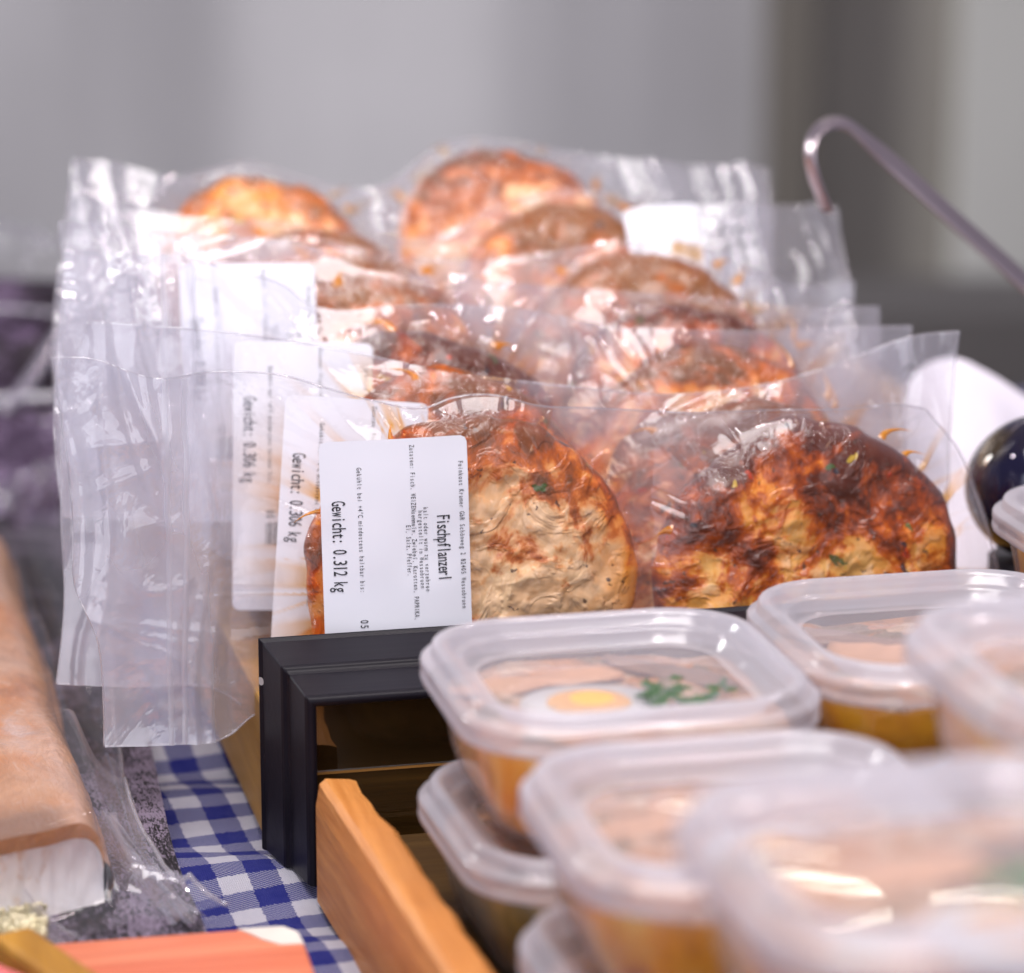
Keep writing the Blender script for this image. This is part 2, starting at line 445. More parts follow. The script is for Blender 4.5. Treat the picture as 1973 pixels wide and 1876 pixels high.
wallslab('wall_post', 1475, 1565, 4.5, -0.8, 0.75, plain('dark_post', (0.15, 0.135, 0.115)), 'dark brown upright post between two grey panels', 'post', 0.08)
wallslab('wall_panel', 1568, 1840, 4.6, -0.8, 0.75, plain('olive_panel', (0.28, 0.262, 0.235)), 'narrow olive grey wall panel behind the steel hook', 'wall panel')
wallslab('wall_post', 1842, 2300, 4.55, -0.8, 0.75, plain('light_post', (0.55, 0.55, 0.52)), 'light grey upright panel at the far right edge', 'post')
wallslab('cabinet', 1500, 2500, 3.0, -0.8, -0.21, plain('dark_cabinet', (0.12, 0.112, 0.108)), 'low dark grey cabinet in the blur beneath the hook', 'cabinet', 0.2)

# ------------------------------------------------------------------ wooden crate that holds the packs
XL = 0.141; XR = 0.49; YF = 0.928; YB = 1.40
cr = empty('wooden_crate', (XL + 0.17, 1.16, ZT))
tag(cr, 'ochre wooden crate holding the row of vacuum packed patties', 'crate')
for nm, c0, c1 in (('side_board', (XL, YF, ZT + 0.002), (XL + 0.012, YB, 0.066)), ('side_board', (XR - 0.012, YF, ZT + 0.002), (XR, YB, 0.066)),
                   ('end_board', (XL + 0.013, YB - 0.013, ZT + 0.002), (XR - 0.013, YB - 0.001, 0.064)), ('end_board', (XL + 0.013, YF + 0.001, ZT + 0.002), (XR - 0.013, YF + 0.01, 0.06)),
                   ('floor_board', (XL + 0.013, YF + 0.011, ZT + 0.003), (XR - 0.013, YB - 0.014, 0.055))):
    v, f = box(c0, c1); bevel(mesh(nm, v, f, M_CRATE, cr, smooth=False), 0.0012)

# ------------------------------------------------------------------ black picture frame with a glossy pane in front of the crate
def blackmat():
    t = NT('black_lacquer'); v = t.coord()
    n1 = t.noise(v, 30, 4); n2 = t.noise(t.coord('Object', (8, 300, 300)), 1.0, 3)
    c = t.mix(n1, (0.005, 0.004, 0.007), (0.012, 0.010, 0.016))
    vo = t.n('ShaderNodeTexVoronoi'); vo.inputs['Scale'].default_value = 55; t.l(v, vo.inputs['Vector'])
    sp = t.n('ShaderNodeSeparateColor'); t.l(vo.outputs['Color'], sp.inputs[0])
    chip = t.math('MULTIPLY', t.math('LESS_THAN', vo.outputs['Distance'], 0.07), t.math('LESS_THAN', sp.outputs[1], 0.25))
    c = t.mix(chip, c, (0.45, 0.43, 0.42))
    return t.done(t.pbr(c, t.math('ADD', t.math('MULTIPLY', n1, 0.2), 0.30), t.bump(n2, 0.12, 0.0005), 0, 0.0, 0.15, spec=0.16))
M_BLACK = blackmat()
fx0, fx1, fz0, fz1, fy = 0.1385, 0.50, ZT + 0.003, 0.0905, 0.926
prof = [(0.0, 0.0), (0.0003, 0.0008), (0.0012, 0.0020), (0.0042, 0.0165), (0.0048, 0.0178), (0.0056, 0.0182), (0.0064, 0.0195), (0.0085, 0.0335), (0.0092, 0.0350), (0.0104, 0.0355), (0.0116, 0.0350), (0.0120, 0.0335), (0.0122, 0.024), (0.0122, 0.004), (0.003, 0.0)]
fr = empty('picture_frame', ((fx0 + fx1) / 2, fy - 0.02, ZT))
tag(fr, 'black lacquered frame with stepped moulding and glossy pane before the crate', 'frame')
V = []
for w, fo in prof:
    V += [(fx0 + w, fy - fo, fz0), (fx0 + w, fy - fo, fz1 - w), (fx1 - w, fy - fo, fz1 - w), (fx1 - w, fy - fo, fz0)]
k = len(prof); Fc = []
for i in range(k):
    j = (i + 1) % k
    for s_ in range(3): Fc.append((i*4+s_, i*4+s_+1, j*4+s_+1, j*4+s_))
Fc.append(tuple(i*4 for i in range(k))); Fc.append(tuple(i*4+3 for i in range(k))[::-1])
mo = mesh('moulding', V, Fc, M_BLACK, fr, smooth=False); bevel(mo, 0.0011, 3)
def panemat():
    t = NT('dark_glossy_pane'); v = t.coord('Object', (5, 60, 60))
    n1 = t.noise(v, 1.5, 5, 0.6, 1)
    c = t.mix(n1, (0.012, 0.006, 0.003), (0.05, 0.028, 0.009))
    return t.done(t.pbr(c, 0.06, None, 0, 0.6, 0.03, spec=0.9))
v, f = box((fx0 + 0.0118, fy - 0.024, 0.0552), (fx1 - 0.0118, fy - 0.020, fz1 - 0.0118))
mesh('pane', v, f, panemat(), fr, smooth=False)
v, f = box((fx0 + 0.0128, fy - 0.0252, 0.0543), (fx1 - 0.0128, fy - 0.0244, 0.0549))
v2, f2 = box((fx0 + 0.0118, fy - 0.024, fz0), (fx1 - 0.0118, fy - 0.020, 0.0540))
mesh('wood_panel', v2, f2, wood_mat('brown_panel_wood', (0.03, 0.014, 0.003), (0.11, 0.055, 0.012), 'X', 0.3, 1.0, 0.4), fr, smooth=False)
mesh('gold_line', v, f, simple('gold_line_paint', (0.42, 0.20, 0.05), 0.4), fr, smooth=False)

# ------------------------------------------------------------------ text
_glyph = {}
def glyph(ch):
    if ch not in _glyph:
        cu = bpy.data.curves.new('glyph', 'FONT'); cu.body = ch; cu.size = 1.0; cu.resolution_u = 3; cu.offset = 0.006
        o = bpy.data.objects.new('glyph', cu); COL.objects.link(o)
        bpy.context.view_layer.update()
        me = bpy.data.meshes.new_from_object(o.evaluated_get(bpy.context.evaluated_depsgraph_get()))
        _glyph[ch] = (np.array([v.co[:] for v in me.vertices]).reshape(-1, 3)[:, :2], [tuple(p.vertices) for p in me.polygons])
        bpy.data.objects.remove(o); bpy.data.meshes.remove(me); bpy.data.curves.remove(cu)
    return _glyph[ch]
def textline(s, adv, size):
    """2-D mesh of a line in a fixed-width dot-matrix spacing; x along the line, y up"""
    P = []
    for i, ch in enumerate(s):
        if ch == ' ': continue
        g, f = glyph(ch)
        if len(g) == 0: continue
        x0, x1 = g[:, 0].min(), g[:, 0].max()
        w = (x1 - x0) * size * 0.62
        w2 = min(w, adv * 0.86)
        if ch in 'mwMW%': w2 = adv * 0.9
        q = np.stack([(g[:, 0] - x0) / (x1 - x0) * w2 - w2 / 2 + (i + 0.5) * adv, g[:, 1] * size], 1)
        P.append((np.c_[q, np.zeros(len(q))], f))
    return join(P)

LABEL_LINES = [  # text, offset across the label, start, end (in px of the survey), letter height
    ('Feinkost Kramer GbR Schönweg 2 82405 Wessobrunn', 284, 51, 356, 11.0),
    ('Fischpflanzerl', 236, 160, 294, 29),
    ('kalt oder warm zu verzehren', 208, 141, 315, 10.5),
    ('hergestellt in Wessobrunn', 197, 147, 308, 10.5),
    ('Zutaten: Fisch, WEIZENsemmeln, Zwiebel, Karotten, PAPRIKA,', 183, 13, 372, 10.5),
    ('EI, Salz, Pfeffer.', 171, 176, 281, 10.5),
    ('Gekühlt bei +4°C mindestens haltbar bis:', 74, 54, 310, 10.5),
    ('05', 72, 364, 384, 17),
]
# ------------------------------------------------------------------ packs
class Pack: pass
LEANS = [7, 13, 18, 22, 26, 30, 34]
def plane_st(P, px, py):
    r = ray(px, py); o = CAM - P.base
    d = -(o @ P.N) / (r @ P.N); q = o + r * d
    return np.array([q @ P.S, q @ P.T])
def world(P, s, t, nn):
    s = np.asarray(s)[..., None]; t = np.asarray(t)[..., None]; nn = np.asarray(nn)[..., None]
    return P.base + s * P.S + t * P.T + nn * P.N
PT = 0.0135   # half thickness of a patty
def film_h(P, s, t, side, seed):
    """offset of the film from the middle plane of the pack"""
    h = np.zeros_like(s); rad = np.zeros_like(s); jui = np.zeros_like(s); ins = np.zeros_like(s)
    for (cs, ct, R, tp) in P.pat:
        dx, dt = s - cs, t - ct
        ro = np.sqrt(dx * dx + dt * dt) / R
        an = np.arctan2(dt, dx)
        hb = tp * (1 / (1 + (ro / 1.06) ** 9)) * 1.04
        # radiating pleats where the film leaves the patty
        pl = (1 - np.abs(vn(an * 3.2 + 2, ro * 0.9, seed + cs * 40))) ** 5 + 0.7 * (1 - np.abs(vn(an * 7.5 + 2, ro * 0.7 + 4, seed + 9 + cs * 40))) ** 6
        env = np.exp(-np.clip(ro - 1.02, 0, 9) / 0.30) * sst(0.90, 1.04, ro)
        hb = hb + pl * env * 0.0024 * (0.3 + 0.9 * np.abs(vn(s * 45, t * 45, seed + 30)))
        jui = np.maximum(jui, sst(0.50, 0.95, pl) * np.exp(-np.clip(ro - 1.0, 0, 9) / 0.16) * sst(0.9, 1.0, ro))
        h = np.maximum(h, hb) + 0.25 * np.minimum(h, hb)
        ins = np.maximum(ins, 1 - sst(0.85, 1.05, ro))
    h = h + 0.0004
    out = 1 - ins
    h = h + ins * 0.0008 * (ridge(s * 95 + 1.5 * vn(s * 60, t * 60, seed + 40), t * 95 + 1.5 * vn(s * 60, t * 60, seed + 50), seed, 3) - 0.5)
    h = h + out * 0.0016 * ridge(s * 38 + 3 * vn(s * 20, t * 20, seed), t * 24, seed + 3, 2)
    return h, jui, ins
def make_bag(P, nu, nv, name_label):
    seed = P.seed
    T = resample([plane_st(P, *q) for q in P.top], nu); B = resample([plane_st(P, *q) for q in P.bot], nu)
    L = resample([plane_st(P, *q) for q in [P.bot[0]] + P.left + [P.top[0]]], nv)
    Rr = resample([plane_st(P, *q) for q in [P.bot[-1]] + P.right + [P.top[-1]]], nv)
    u = np.linspace(0, 1, nu)[:, None, None]; w = np.linspace(0, 1, nv)[None, :, None]
    st = (1 - w) * B[:, None] + w * T[:, None] + (1 - u) * L[None] + u * Rr[None] - ((1-u)*(1-w)*B[0] + u*(1-w)*B[-1] + (1-u)*w*T[0] + u*w*T[-1])
    s, t = st[..., 0], st[..., 1]
    hf, ju, ins = film_h(P, s, t, 1, seed)
    hb, jb, _ = film_h(P, s, t, -1, seed + 20)
    # common sway of the empty film; long vertical folds in the flap that hangs left of the patties
    fl = sst(P.flap_s, P.flap_s - 0.03, s) if P.flap_s is not None else np.zeros_like(s)
    rt = sst(P.right_s - 0.005, P.right_s + 0.03, s)
    free = np.maximum(fl, rt)
    dist = s + 0.006 * vn(t * 18, seed) + 0.10 * (t - 0.06) * vn(s * 25, seed + 5)
    crs = lambda f, q, p: np.clip(1 - np.abs(vn(dist * f, t * q, seed + p)) * 2.2, 0, 1) ** 2
    fold = 0.0034 * vn(dist * 50, t * 3.5, seed + 1) + 0.0030 * crs(42, 5, 4) + 0.0014 * crs(110, 6, 14) + 0.0008 * crs(30 , 30, 24)
    sway = free * fold * 1.3 + (1 - ins) * 0.0022 * vn(s * 26, t * 30, seed + 6)
    topw = sst(0.80, 1.0, np.broadcast_to(w[..., 0], s.shape)) * (1 - ins)
    sway = sway + topw * 0.004 * vn(s * 30, 3.3, seed + 7)
    gap_f = fl * 0.0022 * (0.6 + vn(dist * 55, t * 6, seed + 11)); gap_b = fl * 0.0022 * (0.6 + vn(dist * 47, t * 6, seed + 12))
    root = empty('vacuum_bag', world(P, 0.14, 0.0, 0))
    tag(root, name_label, 'vacuum bag', 'clear vacuum bags standing in the crate')
    vf = world(P, s, t, sway + hf + np.abs(gap_f)).reshape(-1, 3); vb = world(P, s, t, sway - hb - np.abs(gap_b)).reshape(-1, 3)
    F1 = gridfaces(nu, nv); F2 = gridfaces(nu, nv, nu * nv, True)
    o = mesh('film', np.concatenate([vf, vb]), np.concatenate([F1, F2]), M_FILM, root)
    attr(o, 'juice', np.concatenate([ju.ravel(), jb.ravel()]))
    attr(o, 'hug', np.concatenate([ins.ravel(), ins.ravel() * 0]))
    clear = sst(P.flap_s - 0.008, P.flap_s, s) * sst(P.flap_s + 0.055, P.flap_s + 0.045, s) if seed < 3 else 0 * s
    low = sst(0.075, 0.02, t) * fl
    hz = (0.36 if seed < 4 else 0.26) * free + 0.30 * low + P.veil * (1 - ins) * (1 - free) * (1 - 0.9 * clear) + 0.35 * np.clip(fold / 0.006, 0, 1) * free  # glare between patties put in as milky haze, cleared near the labels
    attr(o, 'haze', np.concatenate([hz.ravel(), 0.7 * hz.ravel()]))
    # milky bead added round the outline as the film's bright edge highlight
    Vg = vf.reshape(nu, nv, 3) * 0.5 + vb.reshape(nu, nv, 3) * 0.5
    loop = np.concatenate([Vg[:, -1], Vg[::-1, 0][:0]])
    parts = [tube(Vg[:, -1], 0.00032, 5), tube(Vg[0, :], 0.00030, 5), tube(Vg[-1, :], 0.00030, 5), tube(Vg[:, 0], 0.00030, 5)]
    v, f = join(parts)
    mesh('edge_highlight_bead', v, f, M_RIM, root)
    rj = random.Random(seed * 17)
    for (cs, ct, R, tp) in P.pat:
        got = 0
        for q in range(14):
            a0 = math.radians(rj.uniform(25, 160)); r0 = R * rj.uniform(0.96, 1.0); L = rj.uniform(0.004, 0.009); w0 = rj.uniform(0.0010, 0.0022)
            cur = rj.uniform(-0.5, 0.5); kk = np.linspace(0, 1, 12); ang = a0 + cur * kk * kk * 0.4; rr_ = r0 + L * kk
            ps, pt_ = cs + rr_ * np.cos(ang), ct + rr_ * np.sin(ang)
            if got >= 3 or ps.min() < s.min() or pt_.max() > np.interp(ps.mean(), T[:, 0], T[:, 1]) - 0.0015: continue
            got += 1
            nn = [(sway + hf).ravel()[np.argmin((s - x) ** 2 + (t - y) ** 2)] for x, y in zip(ps, pt_)]
            nn = np.convolve(np.pad(nn, 2, mode='edge'), np.ones(5) / 5, 'valid')
            ww = w0 * (1 - kk) ** 0.8 + 0.00008
            V = []
            for off, lift in ((-1, -0.0004), (-0.4, 0.0005), (0.4, 0.0005), (1, -0.0004)):
                V.append(world(P, ps - np.sin(ang) * ww * off, pt_ + np.cos(ang) * ww * off, nn + 0.0003 + lift * (1 - kk)))
            mesh('juice_streak', np.stack(V).reshape(-1, 3), gridfaces(4, 12), M_JUICE, root)
    # heat seal seams: narrow welded strips across the flap
    for (q0, q1) in P.seams:
        a, b = plane_st(P, *q0), plane_st(P, *q1)
        ks = np.linspace(0, 1, 50)[:, None]; ctr = a + (b - a) * ks
        ctr[:, 0] += 0.0006 * vn(ks[:, 0] * 9, seed)
        strip = []
        for off in (-0.0009, -0.0003, 0.0003, 0.0009):
            cs = ctr[:, 0] + off
            i = np.argmin(np.abs(s[None, :, :] - cs[:, None, None]) + np.abs(t[None, :, :] - ctr[:, 1][:, None, None]), axis=None) if False else None
            nn = []
            for c_s, c_t in zip(cs, ctr[:, 1]):
                k = np.argmin((s - c_s) ** 2 + (t - c_t) ** 2); nn.append((sway + hf + np.abs(gap_f)).ravel()[k])
            nn = np.convolve(np.pad(nn, 2, mode='edge'), np.ones(5) / 5, 'valid')
            strip.append(world(P, cs, ctr[:, 1], nn + 0.0007 + (0.0002 if abs(off) < 0.0005 else 0)))
        mesh('seam', np.stack(strip, 0).reshape(-1, 3), gridfaces(4, 50), M_SEAM, root)
    return root
M_RIM = pp_mat('film_edge_highlight', 0.22, 0.12, (0.9, 0.88, 0.95), 0.15)
def juicemat():
    t = NT('amber_juice')
    tr = t.n('ShaderNodeBsdfTransparent'); tr.inputs['Color'].default_value = (0.90, 0.42, 0.08, 1)
    d = t.n('ShaderNodeBsdfDiffuse'); d.inputs['Color'].default_value = (0.80, 0.32, 0.03, 1)
    g = t.n('ShaderNodeBsdfGlossy'); g.inputs['Roughness'].default_value = 0.08
    return t.done(t.mixsh(0.10, t.mixsh(0.45, tr.outputs[0], d.outputs[0]), g.outputs[0]))
M_LILAC = pp_mat('lilac_glint', 0.35, 0.15, (0.80, 0.74, 0.9), 0.25)
M_JUICE = juicemat()
M_FOLD = pp_mat('folded_film', 0.10, 0.08, (0.8, 0.78, 0.9), 0.10)
M_SEAM = pp_mat('film_seam', 0.30, 0.25, (0.9, 0.9, 0.97), 0.10)

def make_patty(P, k, mat, label, char_dir=(0, 1), char_bias=0.0, nr=64, na=150):
    cs, ct, R, tp = P.pat[k]
    seed = P.seed * 3.1 + k * 11
    a = np.linspace(0, 2 * np.pi, na, endpoint=False)
    outline = R * (1 + (0.075 if P.seed == 1 else 0.13) * fbm(np.cos(a) * 2 + seed, np.sin(a) * 2, seed, 3) + 0.012 * vn(np.cos(a) * 9 + seed, np.sin(a) * 9, 4))
    q = np.linspace(0, 1, nr)
    rho = 1 - (1 - q) ** 1.6
    V = []; at_r = []; at_c = []
    for sd in (1, -1):
        RR, AA = np.meshgrid(rho, a, indexing='ij')
        s_ = cs + RR * outline[None] * np.cos(AA); t_ = ct + RR * outline[None] * np.sin(AA)
        h = tp * np.sqrt(np.clip(1 - RR ** 5, 0, 1)) * 0.97
        lump = fbm(s_ * 55, t_ * 55, seed + sd, 5) * 0.0042 + (ridge(s_ * 75, t_ * 75, seed + 5, 3) - 0.5) * 0.0020
        h = h + (lump - 0.0016) * (1 - RR ** 8)
        V.append(world(P, s_, t_, sd * h).reshape(-1, 3))
        at_r.append((RR ** 7).ravel())
        dd = (np.cos(AA) * char_dir[0] + np.sin(AA) * char_dir[1]) * RR
        at_c.append((0.5 + 0.55 * dd + char_bias + 0.25 * RR ** 6).ravel())
    n = nr * na
    def fc(off, flip):
        out = []
        i, j = np.meshgrid(np.arange(nr - 1), np.arange(na), indexing='ij')
        b = off + i * na + j; b2 = off + i * na + (j + 1) % na
        g = np.stack([b, b + na, b2 + na, b2], -1).reshape(-1, 4)
        return g[:, ::-1] if flip else g
    Fa = np.concatenate([fc(0, False), fc(n, True)])
    c = world(P, cs, ct, 0)
    o = mesh('fish_patty', np.concatenate(V), Fa, mat, at=c)
    attr(o, 'rim', np.concatenate(at_r)); attr(o, 'char', np.concatenate(at_c))
    tag(o, label, 'fish patty', 'grilled fish patties in vacuum bags')
    return o
def make_label(P, root, px, py, tilt, weight, hoff, length=0.088, scale=0.1515e-3, dim=False):
    """printed paper label stuck on the bag's front; text runs downwards"""
    c0 = plane_st(P, px, py); ca, sa = math.cos(tilt), math.sin(tilt)
    Wd = 304 * scale
    def place(a, b, lift):   # a: down the text, b: across
        s_ = c0[0] + b * ca - a * sa * 1.0; t_ = c0[1] - a * ca - b * sa
        bow = hoff - 0.0035 * ((b / Wd - 0.55) * 1.5) ** 2 + 0.0004 * vn(a * 60, b * 60, P.seed)
        return world(P, s_, t_, bow + lift)
    na, nb = 46, 24
    A, Bm = np.meshgrid(np.linspace(0, length, na), np.linspace(0, Wd, nb), indexing='ij')
    r = 0.0022   # rounded corners
    A2, B2 = A.copy(), Bm.copy()
    for sa_, a0 in ((1, 0), (-1, length)):
        for sb, b0 in ((1, 0), (-1, Wd)):
            da = np.clip(r - sa_ * (A - a0), 0, r) / r; db = np.clip(r - sb * (Bm - b0), 0, r) / r
            m = (da > 0) & (db > 0)
            sc_ = np.where(m, np.maximum(da, db) / (np.sqrt(da * da + db * db) + 1e-9), 1)
            A2 = np.where(m, a0 + sa_ * r * (1 - da * sc_), A2); B2 = np.where(m, b0 + sb * r * (1 - db * sc_), B2)
    V1 = place(A2, B2, 0).reshape(-1, 3)
    lab = mesh('label', V1, gridfaces(na, nb), M_PAPER, root)
    parts = []
    lines = LABEL_LINES + [('Gewicht: ' + weight + ' kg', 22, 120, 307, 29)]
    for (tx, off, a0, a1, h) in lines:
        v, f = textline(tx, (a1 - a0) / len(tx), h * 1.35)
        parts.append((place((a0 + v[:, 0]) * scale, (off + v[:, 1]) * scale, 0.00016), f))
    rr = random.Random(3); x = 0
    while x < 60:   # the bar code at the foot of the label
        w_ = rr.choice((1.2, 1.2, 2.4, 3.2)); a0, a1 = 392, 440
        q = [(a0, 70 + x), (a1, 70 + x), (a1, 70 + x + w_), (a0, 70 + x + w_)]
        parts.append((np.array([place(np.array(aa * scale), np.array(bb * scale), 0.00016) for aa, bb in q]), [(0, 1, 2, 3)]))
        x += w_ + rr.choice((1.2, 2.4, 2.4))
    v, f = join(parts)
    mesh('print', v, f, M_INK, lab, smooth=False)
    return lab

def pack(Y, seed, top, bot, left, right, pats, flap_px, right_px, seams=()):
    P = Pack(); P.seed = seed; P.veil = 0.26 if seed == 1 else 0.38; LEAN = math.radians(LEANS[seed - 1])
    P.base = np.array([0.0, Y, 0.062]); P.S = np.array([1.0, 0, 0]); P.T = np.array([0, math.sin(LEAN), math.cos(LEAN)]); P.N = np.array([0, -math.cos(LEAN), math.sin(LEAN)])
    P.top, P.bot, P.left, P.right, P.seams = top, bot, left, right, seams
    P.pat = []
    for (px, py, R) in pats:   # top of the patty's outline and its radius
        q = plane_st(P, px, py); P.pat.append((q[0], q[1] - R, R, PT))
    P.flap_s = plane_st(P, *flap_px)[0] if flap_px else None
    P.right_s = plane_st(P, *right_px)[0]
    return P
Y1 = 0.952
packs = [
 pack(Y1, 1, [(102,690),(165,690),(295,728),(425,718),(550,726),(640,752),(720,773),(820,787),(872,768),(951,762),(1030,781),(1150,788),(1350,797),(1500,792),(1640,790),(1740,782),(1790,790)],
      [(200,1437),(330,1432),(440,1420),(500,1375),(560,1400),(900,1440),(1400,1430),(1935,1330)],
      [(200,1370),(187,1235),(143,1122),(140,1000),(118,800)], [(1930,1220),(1915,1090),(1880,960),(1848,870)],
      [(900,788,0.0530),(1546,808,0.0508)], (505,1000), (1850,1000), [((352,728),(356,1430)), ((312,728),(330,1432))]),
 pack(Y1+0.031, 2, [(172,621),(300,630),(425,641),(620,668),(740,693),(835,716),(985,733),(1120,748),(1300,760),(1480,740),(1640,690),(1760,648),(1841,640)],
      [(108,1317),(250,1322),(420,1330),(520,1400),(1000,1400),(1500,1380),(1800,1200)],
      [(125,1150),(118,1000),(130,760)], [(1815,1000),(1828,800)],
      [(850,716,0.051),(1400,765,0.05)], (420,1000), (1700,900), []),
 pack(Y1+0.062, 3, [(125,482),(250,486),(375,500),(450,523),(550,550),(600,588),(650,600),(750,592),(985,596),(1200,634),(1400,642),(1570,634),(1756,629)],
      [(118,1000),(300,1010),(480,1100),(700,1250),(1200,1250),(1730,1100)],
      [(105,900),(112,640)], [(1745,900),(1752,760)],
      [(790,637,0.050),(1345,668,0.052)], (480,900), (1640,800), [((372,500),(372,1000)), ((316,490),(318,1000))]),
 pack(Y1+0.094, 4, [(112,430),(225,432),(390,452),(600,482),(700,530),(850,540),(1000,552),(1200,566),(1400,585),(1560,600),(1689,594)],
      [(118,900),(300,920),(480,1000),(700,1150),(1200,1150),(1700,1000)],
      [(105,700),(122,520)], [(1695,850),(1692,720)],
      [(700,548,0.047),(1310,578,0.047)], (520,700), (1520,700), []),
 pack(Y1+0.124, 5, [(112,515),(250,500),(420,480),(600,470),(720,500),(860,505),(1000,496),(1220,480),(1400,500),(1500,545),(1640,546)],
      [(120,850),(300,870),(700,1050),(1200,1050),(1640,900)],
      [(100,700),(104,600)], [(1640,800),(1640,650)],
      [(660,500,0.047),(1215,490,0.050)], (520,650), (1450,600), []),
 pack(Y1+0.156, 6, [(135,380),(230,395),(380,425),(560,440),(700,462),(850,455),(960,400),(1080,382),(1220,395),(1400,400),(1500,396),(1610,402)],
      [(130,760),(300,800),(700,950),(1200,950),(1620,800)],
      [(120,600),(128,470)], [(1632,620),(1625,500)],
      [(585,448,0.050),(1070,391,0.042)], (360,600), (1320,500), []),
 pack(Y1+0.192, 7, [(140,322),(250,325),(330,350),(480,335),(640,370),(740,360),(850,290),(950,282),(1090,296),(1250,318),(1360,322),(1480,325)],
      [(130,700),(300,750),(700,850),(1100,850),(1490,700)],
      [(122,500),(130,400)], [(1485,540),(1482,430)],
      [(480,346,0.041),(940,294,0.043)], (300,500), (1180,400), []),
]
bag_labels = ['frontmost clear vacuum bag with the upright white Fischpflanzerl label', 'clear vacuum bag second from the front with slanted 0.306 kg label', 'clear vacuum bag third from the front with a faint label at left', 'clear vacuum bag fourth from the front without a visible label', 'clear vacuum bag fifth from the front with blurred patty tops',
  'blurred clear vacuum bag just before the rearmost one', 'rearmost blurred clear vacuum bag against the grey wall']
patty_spec = [
 (M_PALE, 'pale speckled fish patty partly behind the sharp white label', (0.1, 1), -0.22, M_DARK, 'darkly charred fish patty at right in the frontmost bag', (0.15, 1), 0.0),
 (M_PALE, 'orange rimmed patty peeking up over the front pale patty', (0, 1), -0.20, M_PALE, 'orange patty peeking up just behind the front charred patty', (0, 1), -0.05),
 (M_DARK, 'dark brown roasted patty top above the slanted paper labels', (0.2, 1), 0.02, M_PALE, 'big pale orange patty top behind the front charred patty', (0, 1), -0.22),
 (M_ROSE, 'pinkish orange patty top left, in the fourth bag', (0, 1), 0.0, M_DARK, 'small reddish brown patty top right, in the fourth bag', (0, 1), -0.08),
 (M_ROSE, 'pink patty crest at left, in the fifth bag', (0, 1), 0.05, M_ROSE, 'long brown patty crest at right, in the fifth bag', (0, 1), 0.12),
 (M_ROSE, 'wide orange patty at left in the bag before the rearmost', (0, 1), -0.05, M_ROSE, 'dark topped patty at right in the bag before the rearmost', (0, 1), 0.12),
 (M_ROSE, 'blurred orange patty at left in the rearmost bag', (0, 1), -0.20, M_PALE, 'blurred orange patty at right in the rearmost bag, highest of all', (0, 1), -0.12),
]
for i, P in enumerate(packs):
    near = i < 3
    root = make_bag(P, 340 if near else 200, 170 if near else 110, bag_labels[i])
    m0, l0, d0, b0, m1, l1, d1, b1 = patty_spec[i]
    make_patty(P, 0, m0, l0, d0, b0, *( (90, 220) if i == 0 else (50, 130)))
    make_patty(P, 1, m1, l1, d1, b1, *( (90, 220) if i == 0 else (50, 130)))
    if i == 0: make_label(P, root, 597, 843, math.radians(0.0), '0.312', PT + 0.0042)
    if i == 1: make_label(P, root, 536, 762, math.radians(6.5), '0.306', PT + 0.0040)
    if i == 2: make_label(P, root, 438, 668, math.radians(4.0), '0.306', PT + 0.0040)
    if i == 3: make_label(P, root, 335, 530, math.radians(2.0), '0.298', PT + 0.0040)
    if i == 5: make_label(P, root, 1182, 436, math.radians(-3.0), '0.310', PT + 0.0042, scale=0.095e-3, length=0.06)

# ------------------------------------------------------------------ tubs with lids
def rrect(a, r, n=9):
    pts = []
    for cx, cy, t0 in ((a - r, a - r, 0), (-(a - r), a - r, 90), (-(a - r), -(a - r), 180), (a - r, -(a - r), 270)):
        for k in range(n):
            t = math.radians(t0 + 90 * k / (n - 1)); pts.append((cx + r * math.cos(t), cy + r * math.sin(t)))
    return pts
def loft(a, r, prof, cap=True, n=9, cap_mat=1, start_mat=0, dome=-0.0008):
    V = []; Fc = []; mi = []
    for o, z in prof:
        V += [(x, y, z) for x, y in rrect(a - o, max(r - o * 0.75, 0.002), n)]
    m = 4 * n
    for i in range(len(prof) - 1):
        for k in range(m):
            Fc.append((i*m+k, i*m+(k+1)%m, (i+1)*m+(k+1)%m, (i+1)*m+k)); mi.append(start_mat)
    if cap:
        b = len(prof) - 1
        # gently sagging panel: rings towards the middle
        base = np.array(V[b*m:(b+1)*m]); last = b
        for q, dz in [(q_, dome * (1 - q_ * q_)) for q_ in (0.93, 0.86, 0.78, 0.7, 0.6, 0.5, 0.4, 0.3, 0.2, 0.1)]:
            V += [(x * q, y * q, z + dz) for x, y, z in base]
            for k in range(m):
                Fc.append((last*m+k, last*m+(k+1)%m, (last+1)*m+(k+1)%m, (last+1)*m+k)); mi.append(cap_mat)
            last += 1
        Fc.append(tuple(last*m+k for k in range(m))); mi.append(cap_mat)
    return V, Fc, mi
HA = 0.0487; CR = 0.026; TUBH = 0.0385
lid_prof = [(0.0016, -0.0105), (0.0002, -0.0104), (0.0, -0.0098), (0.0, -0.0082), (0.0005, -0.0078), (0.0005, -0.0072), (0.0, -0.0068), (0.0, -0.0046), (0.0004, -0.0040), (0.0022, -0.0036), (0.0028, -0.0030), (0.0030, -0.0006), (0.0034, 0.0), (0.0050, 0.0004), (0.0066, 0.0), (0.0072, -0.0008), (0.0086, -0.0030), (0.0092, -0.0034), (0.0106, -0.0036), (0.0112, -0.0042), (0.0126, -0.0072), (0.0136, -0.0078), (0.0150, -0.0079)]
cup_prof = [(0.0040, -0.0090), (0.0042, -0.0125), (0.0052, -0.0130), (0.0056, -0.0145), (0.0082, -0.0290), (0.0105, -0.0360), (0.0125, -0.0378), (0.0150, -0.0384)]
